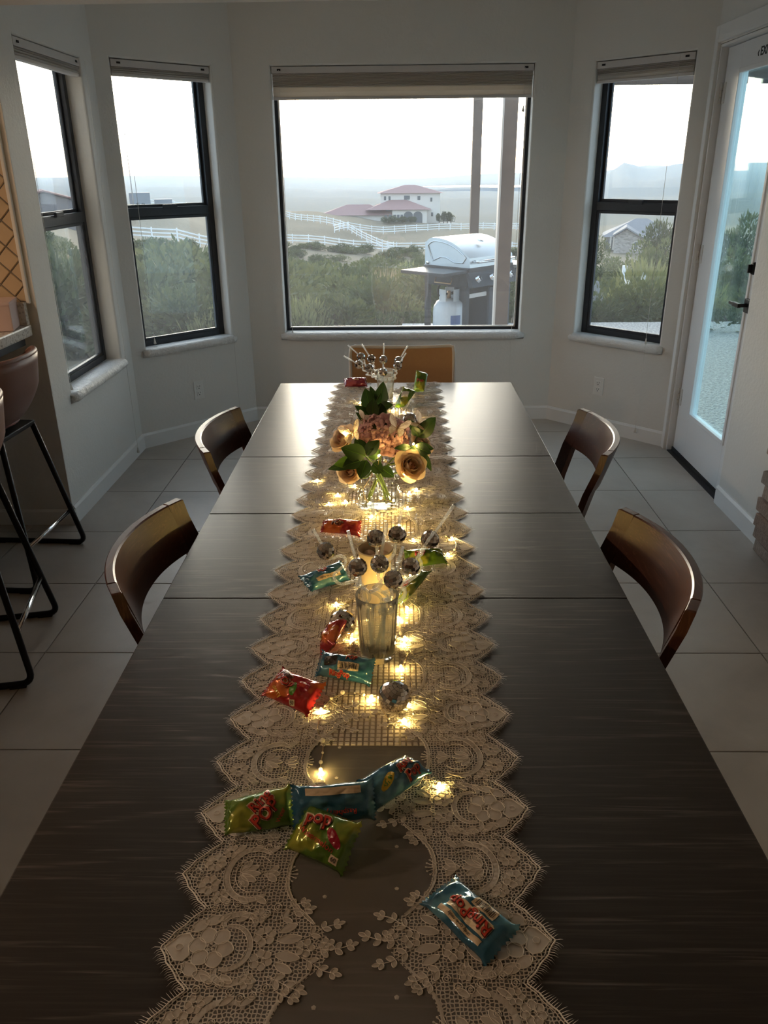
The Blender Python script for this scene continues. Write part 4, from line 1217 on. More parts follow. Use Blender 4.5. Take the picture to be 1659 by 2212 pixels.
def straw(base, ball, coil_z, label, group, tip=0.062, hook=None):
    """base: foot of the straw, ball: centre of its mirror ball"""
    base, ball = Vector(base), Vector(ball)
    root = thing('mirror_ball_straw', label, 'drinking straw', base, 0, group)
    b = ball - base; d = (b - Vector((0, 0, coil_z * 0.9))); up = Vector((b.x * 0.6, b.y * 0.6, b.z)).normalized()
    top_dir = (b - Vector((b.x * 0.25, b.y * 0.25, coil_z * 0.7))).normalized()
    path = []
    for k in range(5): path.append(Vector((b.x * 0.25 * k / 4, b.y * 0.25 * k / 4, coil_z * 0.62 * k / 4)))
    p0 = path[-1]; turns, R_ = 2.0, 0.0125
    span = (b.z - 0.026) - p0.z
    c0 = Vector((b.x * 0.25, b.y * 0.25, 0)); c1 = Vector((b.x * 0.86, b.y * 0.86, 0))
    N_ = 40
    ph = rnd.uniform(0, 6.28)
    for k in range(1, N_ + 1):
        u = k / N_; a = ph + 2 * pi * turns * u
        w = R_ * sstep(0, 0.25, u) * sstep(1.0, 0.78, u)
        c = c0.lerp(c1, u)
        path.append(Vector((c.x + w * cos(a), c.y + w * sin(a), p0.z + span * (0.30 * u + 0.70 * sstep(0.0, 1.0, u) * u))))
    path.append(b - top_dir * 0.0178)
    MB().tube(path, 0.0031, 8).build('straw_stem', 'straw_plastic', root, True)
    MB().tube([b + top_dir * 0.0165, b + top_dir * (0.0178 + tip)], 0.0031, 8).build('mouthpiece', 'straw_plastic', root, True)
    rot = (rnd.uniform(-.4, .4), rnd.uniform(-.4, .4), rnd.uniform(0, 6))
    link('ball_core', SMALL[0], root, b, rot)
    tag(link('mirror_facet', SMALL[1], root, b, rot), kind='stuff')
    return root
NEAR_L = ['twisted straw whose mirror ball overlaps the paper cup rim', 'twisted straw whose mirror ball stands just past the paper cup on the door side', 'twisted straw leaning out furthest towards the chairs on the door side',
          'twisted straw whose mirror ball hangs out on the bar side of the tumbler', 'twisted straw whose mirror ball is in the middle of the bunch before the paper cup', 'twisted straw whose mirror ball stands over the propped green packet', 'twisted straw with the lowest mirror ball, just over the tumbler rim']
FAR_L = ['window end straw of the taller row, above the maroon packet', 'window end straw of the lower row, above the maroon packet', 'window end straw of the taller row, second from the maroon packet', 'window end straw of the lower row, second from the maroon packet',
         'window end straw of the taller row, second from the upright green packet', 'window end straw of the lower row with its mirror ball just above the rim', 'window end straw of the taller row, beside the upright green packet', 'window end straw of the lower row, beside the upright green packet']
near = [((812, 1163), 1.388), ((858, 1155), 1.400), ((929, 1165), 1.372), ((773, 1225), 1.318), ((820, 1218), 1.338), ((887, 1224), 1.330), ((849, 1252), 1.288)]
for k, (px, y) in enumerate(near):
    bp = aty(*px, y); a = 2 * pi * k / 7
    straw(NG + Vector((0.014 * cos(a), 0.014 * sin(a), 0.0125)), bp, 0.15, NEAR_L[k], 'straws in the tumbler beside the paper cup')
far = [((780, 771), 3.26), ((775, 787), 3.19), ((802, 775), 3.27), ((798, 795), 3.16), ((828, 777), 3.27), ((828, 804), 3.14), ((861, 779), 3.24), ((859, 790), 3.17)]
for k, (px, y) in enumerate(far):
    bp = aty(*px, y); a = 2 * pi * k / 8
    straw(FG + Vector((0.013 * cos(a), 0.013 * sin(a), 0.0125)), bp, 0.13, FAR_L[k], 'straws in the tumbler at the window end', 0.055)
# the one straw that lolls out of the near glass with its loop showing
sw = thing('mirror_ball_straw', 'clear straw with a mirror ball leaning far out over the blue packet', 'drinking straw', NG + Vector((-0.01, 0.005, 0.0125)), 0, 'straws in the tumbler beside the paper cup')
bp = aty(704, 1190, 1.400) - sw.location; tp = aty(676, 1143, 1.415) - sw.location
lp = [Vector((0, 0, 0)), Vector((-0.010, 0.01, 0.08)), Vector((-0.022, 0.02, 0.138))] + [aty(u, v, y) - sw.location for (u, v, y) in ((738, 1262, 1.35), (722, 1250, 1.365), (724, 1238, 1.37), (736, 1228, 1.375), (746, 1215, 1.38), (744, 1205, 1.385), (733, 1201, 1.39), (718, 1206, 1.395))] + [bp + Vector((0.006, 0, -0.016))]
def spline(pts, n=6):
    pts = [Vector(p) for p in pts]; out = []
    for i in range(len(pts) - 1):
        p0, p1, p2, p3 = pts[max(i - 1, 0)], pts[i], pts[i + 1], pts[min(i + 2, len(pts) - 1)]
        for k in range(n):
            t_ = k / n
            out.append(0.5 * ((2 * p1) + (p2 - p0) * t_ + (2 * p0 - 5 * p1 + 4 * p2 - p3) * t_ ** 2 + (3 * p1 - p0 - 3 * p2 + p3) * t_ ** 3))
    out.append(pts[-1]); return out
MB().tube(spline(lp), 0.0031, 8).build('straw_stem', 'straw_plastic', sw, True)
MB().tube([bp + (tp - bp).normalized() * 0.0165, tp], 0.0031, 8).build('mouthpiece', 'straw_plastic', sw, True)
link('ball_core', SMALL[0], sw, bp, (.3, .2, 1)); tag(link('mirror_facet', SMALL[1], sw, bp, (.3, .2, 1)), kind='stuff')

# ------------------------------------------------------------------ paper cup of round treats
PCp = surf_at(812, 1292)
pc = thing('paper_cup', 'cream ribbed paper cup holding round treats', 'cup', PCp)
h = 0.122
o = MB().lathe([(0, 0.002), (0.026, 0.002), (0.0265, 0.0), (0.028, 0.001), (0.0365, h - 0.004), (0.0385, h - 0.002), (0.0385, h + 0.001), (0.0370, h + 0.002), (0.0358, h - 0.003), (0.0275, 0.006), (0, 0.006)], 96, None, lambda a, z, r: 1 + 0.012 * cos(32 * a) * sstep(0.0, 0.01, z) * (1 - sstep(h - 0.02, h - 0.008, z))).build('cup_wall', 'paper_cup_cream', pc, True, fix=True)
for k, (dx, dy, dz) in enumerate(((-0.014, 0.010, 0.100), (0.013, 0.012, 0.099), (0.0, -0.014, 0.101), (0.016, -0.010, 0.090), (-0.016, -0.008, 0.088))):
    s = thing('round_treat', 'smooth round pink beige treat heaped in the paper cup', 'sweet', PCp + Vector((dx, dy, dz)), 0, 'round treats in the paper cup')
    mb = MB().ball((0, 0, 0), 0.0150, 16, 10, (1, 1, 0.9)); mb.build('treat_body', 'treat_pink', s, True)
    MB().ball((0, 0, 0.0122), 0.003, 8, 6, (1, 1, 0.5)).build('treat_dimple', 'treat_pink', s, True)

# ------------------------------------------------------------------ vase and flowers
VP = surf_at(818, 1093)
vase = thing('glass_vase', 'round clear glass vase in the middle of the table', 'vase', VP)
prof = [(0, 0.0), (0.052, 0.0), (0.058, 0.005), (0.060, 0.018), (0.060, 0.10), (0.058, 0.128), (0.0595, 0.132), (0.0575, 0.132), (0.0560, 0.126), (0.0578, 0.10), (0.0575, 0.020), (0.052, 0.012), (0, 0.011)]
MB().lathe(prof, 56).build('glass_wall', 'vase_glass', vase, True, fix=True)

def rose(center, axis, R_, label, seed, spin=0.0):
    root = thing('rose', label, 'flower', VP + Vector((0.012 * cos(seed * 1.7), 0.012 * sin(seed * 1.7), 0.014)), 0, 'peach roses in the vase')
    rr = random.Random(seed); c = Vector(center) - root.location
    Q = Vector(axis).normalized().to_track_quat('Z', 'Y').to_matrix()
    k_ = R_ / 0.040
    # (count, radius, height, spread, closing, curl): the heart closes over, the outside opens and rolls back
    layers = [(3, 0.0055, 0.034, 1.5, 0.92, 0.0), (3, 0.0095, 0.036, 1.35, 0.84, 0.0), (4, 0.0145, 0.036, 1.1, 0.70, 0.15), (5, 0.0205, 0.035, 0.95, 0.58, 0.45), (5, 0.027, 0.033, 0.88, 0.50, 0.9), (6, 0.033, 0.029, 0.78, 0.46, 1.4)]
    for li, (n, r1, hh, sp, cl, curl) in enumerate(layers):
        for k in range(n):
            a0 = spin + 2 * pi * k / n + li * 0.62 + rr.uniform(-0.12, 0.12)
            hj = hh * rr.uniform(0.95, 1.05); cj = curl * rr.uniform(0.75, 1.25)
            def pf(u, v):
                uu = -1 + 2 * u; vv = v * (1.0 - 0.13 * uu * uu - 0.03 * abs(uu))
                r = r1 * (0.25 + 0.75 * sin(pi * clamp(vv * cl, 0, 1)) / (sin(pi * min(cl, 0.5)))) + 0.006 * cj * max(0.0, vv - 0.6) ** 2 * 6
                a = a0 + uu * sp * (0.5 + 0.5 * sin(pi * min(1.0, vv * 0.72 + 0.14)))
                r += 0.0016 * uu * (1 if li else 0.6)            # each petal overlaps the next
                z = -0.014 + hj * vv - 0.0055 * cj * max(0.0, vv - 0.72) / 0.28 * (0.5 + 0.8 * abs(uu))
                return c + Q @ (Vector((r * cos(a), r * sin(a), z)) * k_)
            MB().grid(pf, 8, 8).build('petal', 'rose_heart' if li < 2 else 'rose_peach', root, True)
    MB().ball(c + Q @ Vector((0, 0, -0.014 * k_)), 0.009 * k_, 12, 8).build('calyx', 'stem_green', root, True)
    foot = Vector((rr.uniform(-0.01, 0.01), rr.uniform(-0.01, 0.01), 0))
    dirx = c - foot
    fa = Vector((-c.x, -c.y, 0)); fa = fa.normalized() * 0.028 if fa.length > 1e-4 else fa
    MB().tube(spline([foot + fa, Vector((c.x * 0.18, c.y * 0.18, 0.10)), Vector((c.x * 0.55, c.y * 0.55, c.z * 0.72)), c + Q @ Vector((0, 0, -0.016 * k_))], 6), 0.0028, 8).build('stem', 'stem_green', root, True)
    return root
rose(aty(744, 950, 2.035), (-0.6, -0.5, 0.62), 0.043, 'open peach rose on the bar side of the pink hydrangea', 3, 0.4)
rose(aty(757, 1020, 1.965), (-0.35, -0.75, 0.45), 0.036, 'small peach rose tucked under the dark leaves', 4, 1.0)
rose(aty(884, 1008, 1.955), (0.40, -0.72, 0.55), 0.047, 'large peach rose lit by fairy lights at the vase rim', 5, 2.1)
rose(aty(906, 962, 2.075), (0.62, -0.35, 0.65), 0.042, 'peach rose behind the glossy leaves on the door side', 6, 0.2)

# hydrangea head
HCn = aty(826, 942, 2.055)
hy = thing('hydrangea', 'round pink hydrangea head in the centre of the bouquet', 'flower', VP + Vector((0, 0, 0.014)))
hc = HCn - hy.location
rr = random.Random(21)
def floret_mesh(seed):
    r2 = random.Random(seed); mb = MB()
    for k in range(4):
        a0 = k * pi / 2 + r2.uniform(-0.1, 0.1); w = r2.uniform(0.85, 1.05)
        def pf(u, v):
            uu = -1 + 2 * u; r = 0.0155 * v
            wd = 0.0082 * w * sin(pi * min(1, 0.12 + v * 0.80)) ** 0.75
            x, y = r, uu * wd
            z = 0.0062 * sin(v * pi * 0.80) - 0.0040 * uu * uu * v
            return (x * cos(a0) - y * sin(a0), x * sin(a0) + y * cos(a0), z)
        mb.grid(pf, 4, 4)
    mb.ball((0, 0, 0.003), 0.0016, 6, 4)
    return mb.mesh('floret', 'hydrangea_pink', True)
fls = [floret_mesh(k) for k in range(5)]
NFL = 96
for k in range(NFL):
    z = 1 - 1.75 * (k + 0.5) / NFL; a = k * 2.39996; s_ = sqrt(max(0, 1 - z * z))
    d = Vector((s_ * cos(a), s_ * sin(a), z)); d = (d + Vector((rr.uniform(-.08, .08), rr.uniform(-.08, .08), rr.uniform(-.08, .08)))).normalized(); d2 = (d + Vector((rr.uniform(-.5, .5), rr.uniform(-.5, .5), rr.uniform(-.5, .5)))).normalized()
    p = hc + Vector((d.x * 0.064, d.y * 0.060, d.z * 0.054)) * rr.uniform(0.86, 1.06)
    o = link('floret', fls[k % 5], hy, p); o.rotation_mode = 'QUATERNION'
    o.rotation_quaternion = d2.to_track_quat('Z', 'Y') @ Matrix.Rotation(rr.uniform(0, 6.28), 3, 'Z').to_quaternion()
    o.scale = (rr.uniform(0.85, 1.1),) * 3
MB().ball(hc, 0.046, 16, 10, (1.1, 1.05, 0.95)).build('flower_core', 'stem_green', hy, True)
MB().tube(spline([(0.02, 0.01, 0), (0.004, 0.0, 0.10), (hc.x * 0.6, hc.y * 0.6, 0.14), hc]), 0.0035, 8).build('stem', 'stem_green', hy, True)

def leaf_mesh_pts(b, tip, nrm, wid, cup=0.16, droop=0.0):
    b, tip = Vector(b), Vector(tip); ax = tip - b; L = ax.length; ax.normalize()
    side = nrm.cross(ax).normalized(); up = ax.cross(side)
    def pf(u, v):
        uu = -1 + 2 * u
        w = wid * (sin(pi * v ** 0.82) ** 0.85) if 0 < v < 1 else 0.0
        return b + ax * (L * v) + side * (uu * w) + up * (cup * w * (abs(uu) ** 1.6) - 0.10 * L * v * v * (1 + droop) + 0.04 * L * sin(v * pi))
    return pf
def sprig(label, leaves, stem_pts, bright=()):
    root = thing('leaf_sprig', label, 'foliage', VP + Vector((0, 0, 0.014)), 0, 'leafy sprigs in the bouquet')
    L0 = root.location
    for k, (bu, bv, tu, tv, by, ty, wd) in enumerate(leaves):
        b, tp_ = aty(bu, bv, by), aty(tu, tv, ty)
        view = (Vector((0, 0, CAMZ)) - b).normalized()
        n = (view + Vector((rnd.uniform(-.5, .5), rnd.uniform(-.5, .5), rnd.uniform(-.1, .6)))).normalized()
        o = MB().grid(leaf_mesh_pts(b - L0, tp_ - L0, n, wd), 6, 12).build('leaf', 'leaf_bright' if k in bright else 'leaf_green', root, True)
        vein = [leaf_mesh_pts(b - L0, tp_ - L0, n, wd)(0.5, v / 10) + n * 0.0006 for v in range(11)]
        MB().tube(vein, [0.0009 * (1 - 0.07 * v) for v in range(11)], 5).build('midrib', 'leaf_bright', o, True)
    for pts in stem_pts:
        MB().tube(spline([Vector(p) - L0 for p in pts], 5), 0.0019, 7).build('stem', 'stem_green', root, True)
    return root
vb = VP + Vector((0, 0, 0.02)); vr = VP + Vector((0, 0, 0.13))
sprig('tall leafy sprig rising behind the hydrangea', [
    (822, 890, 826, 822, 2.16, 2.20, 0.021), (800, 895, 790, 838, 2.15, 2.17, 0.022), (806, 900, 806, 862, 2.12, 2.11, 0.019), (812, 872, 800, 832, 2.17, 2.2, 0.010),
    (818, 880, 848, 874, 2.15, 2.14, 0.014), (798, 900, 768, 876, 2.14, 2.13, 0.013), (806, 912, 824, 872, 2.13, 2.12, 0.018), (800, 912, 770, 892, 2.12, 2.10, 0.012), (826, 905, 822, 870, 2.13, 2.13, 0.015)],
    [[vb + Vector((0.02, -0.01, 0)), vr + Vector((-0.005, 0.02, 0)), aty(806, 905, 2.13), aty(812, 870, 2.16), aty(822, 850, 2.18)], [aty(806, 905, 2.13), aty(798, 890, 2.14), aty(785, 882, 2.14)]])
sprig('dark leafy sprig hanging over the vase rim on the bar side', [
    (790, 985, 738, 968, 1.965, 1.945, 0.024), (786, 978, 768, 946, 1.985, 2.0, 0.018), (792, 984, 818, 950, 1.975, 1.985, 0.021), (775, 992, 722, 1004, 1.955, 1.94, 0.017), (778, 996, 740, 1008, 1.95, 1.93, 0.020),
    (792, 994, 778, 1034, 1.955, 1.93, 0.020), (796, 988, 822, 972, 1.97, 1.975, 0.016), (770, 1000, 708, 1013, 1.965, 1.95, 0.013), (742, 955, 712, 965, 2.06, 2.07, 0.008), (806, 1000, 826, 1022, 1.965, 1.945, 0.018), (824, 1010, 850, 1030, 1.975, 1.95, 0.016)],
    [[vb + Vector((0.03, 0.01, 0)), vr + Vector((0.0, -0.03, 0)), aty(800, 995, 1.97), aty(786, 985, 1.972), aty(772, 994, 1.96)]], bright=(3,))
sprig('glossy leafy sprig reaching to the door side', [
    (905, 945, 940, 902, 2.05, 2.04, 0.021), (905, 940, 934, 900, 2.06, 2.08, 0.016), (906, 938, 882, 905, 2.05, 2.06, 0.012), (905, 942, 890, 920, 2.03, 2.02, 0.012), (893, 966, 930, 978, 2.0, 1.97, 0.018),
    (888, 965, 852, 968, 2.01, 1.99, 0.009), (896, 960, 938, 970, 2.03, 2.03, 0.011), (895, 962, 922, 1000, 2.0, 1.985, 0.015), (912, 975, 932, 1018, 2.04, 2.02, 0.010)],
    [[vb + Vector((-0.03, 0.0, 0)), vr + Vector((0.03, 0.0, 0)), aty(888, 968, 2.01), aty(900, 945, 2.04), aty(922, 925, 2.05)], [aty(888, 968, 2.01), aty(905, 970, 2.0)]])

# paper butterflies clipped to the flowers
def butterfly(c, nrm, spin, size, label):
    root = thing('paper_butterfly', label, 'butterfly', c, 0, 'paper butterflies on the bouquet')
    root.rotation_euler = (Matrix.Rotation(0, 3, 'Z') @ Vector(nrm).normalized().to_track_quat('Z', 'Y').to_matrix() @ Matrix.Rotation(spin, 3, 'Z')).to_euler()
    for sg in (-1, 1):
        for (outl, tilt) in (([(0.001, 0.0), (0.006, 0.012), (0.016, 0.022), (0.025, 0.025), (0.029, 0.021), (0.026, 0.010), (0.018, 0.002)], 0.45), ([(0.001, -0.001), (0.017, 0.001), (0.021, -0.006), (0.019, -0.015), (0.012, -0.020), (0.006, -0.014)], 0.55)):
            pts = [Vector((sg * x * cos(tilt), y, x * sin(tilt))) * size for x, y in outl]
            n = len(pts); cm = sum(pts, Vector()) / n
            w = MB().add(pts + [cm + Vector((0, 0, 0.0006))], [(i, (i + 1) % n, n) for i in range(n)]).build('wing', 'butterfly_paper', root)
            mb = MB().tube([p + Vector((0, 0, 0.0003)) for p in pts], 0.00035 * size, 4, closed=True)
            for k in (2, 3, 4): mb.tube([pts[0], pts[0].lerp(pts[min(k, n - 1)], 0.5) + Vector((0, 0.002, 0.0006)), pts[min(k, n - 1)]], 0.0003 * size, 4)
            for k in range(3):
                cc = pts[0].lerp(pts[2 + k % (n - 2)], 0.62); ex = (pts[1] - pts[0]).normalized()
                mb.tube([cc + Vector((sg * cos(tilt) * cos(q * 0.9), sin(q * 0.9), sin(tilt) * cos(q * 0.9))) * (0.0035 * size * (1 - q / 9)) + Vector((0, 0, 0.0005)) for q in range(8)], 0.00028 * size, 4)
            mb.build('filigree', 'gold_foil', w)
    MB().ball((0, 0, 0), 0.0014 * size, 8, 8, (1, 8, 1)).build('butterfly_body', 'gold_foil', root, True)
    return root
butterfly(aty(762, 938, 1.995), (-0.35, -0.8, 0.5), 0.5, 1.2, 'gold lined paper butterfly on the rose at the bar side')
butterfly(aty(858, 925, 1.985), (0.1, -0.85, 0.5), -0.4, 1.15, 'gold lined paper butterfly on the front of the pink hydrangea')
butterfly(aty(905, 915, 2.05), (0.4, -0.7, 0.6), 0.8, 1.0, 'gold lined paper butterfly above the rose at the door side')
butterfly(aty(786, 908, 2.06), (-0.2, -0.8, 0.6), 1.3, 0.85, 'small gold lined paper butterfly at the back of the hydrangea')

# ------------------------------------------------------------------ fairy lights with pearls
led_me = MB().ball((0, 0, 0), 0.0023, 10, 8, (1, 1, 1.5)).mesh('led_bulb', 'led_glow', True)
drop_me = MB().ball((0, 0, 0), 0.0040, 12, 8).mesh('resin_drop', 'vase_glass', True)
pearl_mes = [MB().ball((0, 0, 0), r, 12, 8).mesh('pearl', 'pearl', True) for r in (0.0022, 0.0034, 0.0044)]
def light_string(label, nodes):
    """nodes: (u, v, kind, lift) along the wire; kind '' plain, L light, p/q/P pearl small to large"""
    P_ = [surf_at(n[0], n[1], n[3]) if len(n) == 4 else aty(n[0], n[1], n[4]) for n in nodes]
    root = thing('fairy_light_string', label, 'string lights', P_[0], 0, 'fairy light strings on the runner')
    o0 = P_[0]
    pts = spline([p - o0 + Vector((0, 0, 0.0015)) for p in P_], 6)
    MB().tube(pts, 0.00055, 5).build('wire', 'copper_wire', root, True)
    for n, p in zip(nodes, P_):
        if n[2] == 'L':
            q = p - o0 + Vector((0, 0, 0.0046)); dr = (rnd.uniform(-1, 1), rnd.uniform(-1, 1), rnd.uniform(0, 3))
            b = link('led_bulb', led_me, root, q, dr)
            link('pearl', pearl_mes[1], root, q + Vector((rnd.uniform(-.003, .003), 0.0065, -0.0004)))
        elif n[2]:
            r = {'p': 0.0022, 'q': 0.0034, 'P': 0.0044}[n[2]]
            link('pearl', pearl_mes['pqP'.index(n[2])], root, p - o0 + Vector((0, 0, r)))
    return root
light_string('pearl fairy light string trailing over the open lace end', [
    (948, 1702, 'L', 0), (925, 1680, '', 0), (897, 1672, '', 0), (850, 1690, 'q', 0.001), (806, 1708, 'p', 0), (790, 1712, 'q', 0), (776, 1716, 'P', 0), (762, 1717, 'q', 0), (744, 1711, 'L', 0), (730, 1708, '', 0), (714, 1703, 'q', 0), (700, 1690, 'p', 0), (694, 1672, 'L', 0),
    (693, 1650, 'q', 0), (697, 1628, 'p', 0), (697, 1605, 'P', 0), (686, 1578, 'p', 0), (691, 1553, 'p', 0), (694, 1540, 'L', 0), (702, 1527, 'p', 0), (716, 1512, 'q', 0), (740, 1500, 'P', 0), (767, 1499, 'p', 0), (785, 1504, 'q', 0), (802, 1512, 'L', 0), (820, 1525, '', 0), (840, 1555, 'p', 0), (875, 1562, 'L', 0), (893, 1545, 'p', 0), (880, 1524, 'L', 0.001),
    (890, 1480, '', 0), (866, 1446, 'L', 0), (873, 1432, 'q', 0), (882, 1408, 'p', 0), (872, 1396, 'L', 0), (876, 1383, 'L', 0), (866, 1372, 'P', 0), (862, 1340, 'L', 0), (830, 1330, 'L', 0), (790, 1345, 'L', 0)])
light_string('pearl fairy light string curling around the tumbler and paper cup', [
    (760, 1385, 'L', 0), (756, 1368, 'L', 0), (764, 1392, 'q', 0), (745, 1350, '', 0), (730, 1325, 'p', 0), (727, 1309, 'L', 0), (726, 1298, 'P', 0), (742, 1307, 'p', 0), (770, 1290, '', 0), (795, 1275, 'L', 0), (830, 1268, 'L', 0), (852, 1300, 'L', 0), (868, 1308, 'q', 0), (880, 1318, 'L', 0), (900, 1290, '', 0), (886, 1250, 'L', 0), (860, 1225, '', 0), (790, 1212, '', 0),
    (778, 1208, 'L', 0), (760, 1190, 'p', 0), (800, 1165, '', 0), (860, 1160, 'L', 0), (893, 1170, 'L', 0), (899, 1174, 'p', 0), (935, 1190, '', 0), (968, 1200, 'L', 0), (982, 1190, 'q', 0), (985, 1175, '', 0), (977, 1166, 'L', 0), (962, 1160, 'p', 0)])
light_string('pearl fairy light string looped around the foot of the vase', [
    (700, 1042, 'p', 0), (685, 1040, 'L', 0), (696, 1075, 'p', 0), (711, 1091, 'L', 0), (730, 1098, '', 0), (746, 1086, 'L', 0), (744, 1094, 'q', 0), (738, 1140, 'p', 0), (752, 1135, 'L', 0), (790, 1132, '', 0), (803, 1118, 'L', 0), (812, 1114, 'q', 0), (838, 1122, 'p', 0), (858, 1130, 'q', 0), (862, 1138, 'L', 0), (885, 1120, '', 0), (880, 1100, 'L', 0), (900, 1085, '', 0), (884, 1068, 'L', 0), (899, 1060, 'L', 0), (885, 1045, '', 0), (766, 1052, 'L', 0), (735, 1058, 'p', 0), (730, 1070, 'L', 0)])
light_string('pearl fairy light string threaded through the flowers', [
    (850, 1085, 'L', 0, 2.03), (822, 1080, 'L', 0, 2.03), (800, 1090, 'L', 0, 2.03), (785, 1060, '', 0, 2.02), (815, 1010, 'p', 0, 1.96), (818, 988, 'L', 0, 1.955), (832, 999, 'P', 0, 1.95), (845, 1006, '', 0, 1.95), (872, 1030, 'L', 0, 1.935), (878, 1042, 'L', 0, 1.94), (900, 1020, '', 0, 1.97), (898, 990, '', 0, 2.0), (893, 963, 'L', 0, 1.995), (885, 940, '', 0, 2.04), (840, 930, '', 0, 1.99), (790, 935, '', 0, 2.0), (746, 942, 'L', 0, 1.99), (758, 938, 'p', 0, 1.985)])
light_string('short pearl fairy light string lying by the tumbler at the window end', [
    (850, 886, 'L', 0), (856, 872, 'q', 0), (852, 862, 'L', 0), (868, 852, 'L', 0), (880, 856, 'L', 0), (885, 868, 'p', 0), (872, 893, 'L', 0), (880, 902, 'p', 0), (905, 906, 'L', 0), (915, 912, 'q', 0), (815, 860, 'L', 0), (778, 872, 'L', 0)])

# ------------------------------------------------------------------ sweets in twisted pillow packets
def wrap_mat(name, base, dark, splash, edge=(0.75, 0.76, 0.78)):
    t = NT(name); v = t.coord('Object'); nz = t.noise(v, 26, 3, 0.6, 0.6); n2 = t.noise(v, 55, 3)
    sp = t.ramp(t.noise(t.coord('Object', loc=(3.3, 1.7, 0)), 24, 2), [(0.56, (0, 0, 0)), (0.66, (1, 1, 1))])
    c = t.mix(nz, dark, base); c = t.mix(sp, c, splash)
    return t.done(t.pbsdf(c, 0.16, 0.25, t.bump(n2, 0.35, 0.006), Coat_Weight=0.7, Coat_Roughness=0.06))
wrap_mat('wrap_blue', (0.045, 0.20, 0.33), (0.018, 0.085, 0.14), (0.12, 0.32, 0.42))
wrap_mat('wrap_red', (0.52, 0.030, 0.025), (0.26, 0.012, 0.016), (0.72, 0.16, 0.03))
wrap_mat('wrap_green', (0.15, 0.28, 0.022), (0.055, 0.13, 0.012), (0.36, 0.38, 0.04))
wrap_mat('wrap_maroon', (0.30, 0.018, 0.05), (0.14, 0.008, 0.02), (0.45, 0.10, 0.14))
plain('print_red', (0.62, 0.055, 0.030), 0.3); plain('print_dark', (0.10, 0.012, 0.010), 0.35); plain('print_cream', (0.72, 0.56, 0.36), 0.35)
plain('print_black', (0.03, 0.03, 0.03), 0.4); plain('print_yellow', (0.75, 0.52, 0.05), 0.3); plain('print_green', (0.10, 0.28, 0.03), 0.3); plain('print_white', (0.80, 0.78, 0.74), 0.35); plain('print_berry', (0.36, 0.015, 0.03), 0.25)

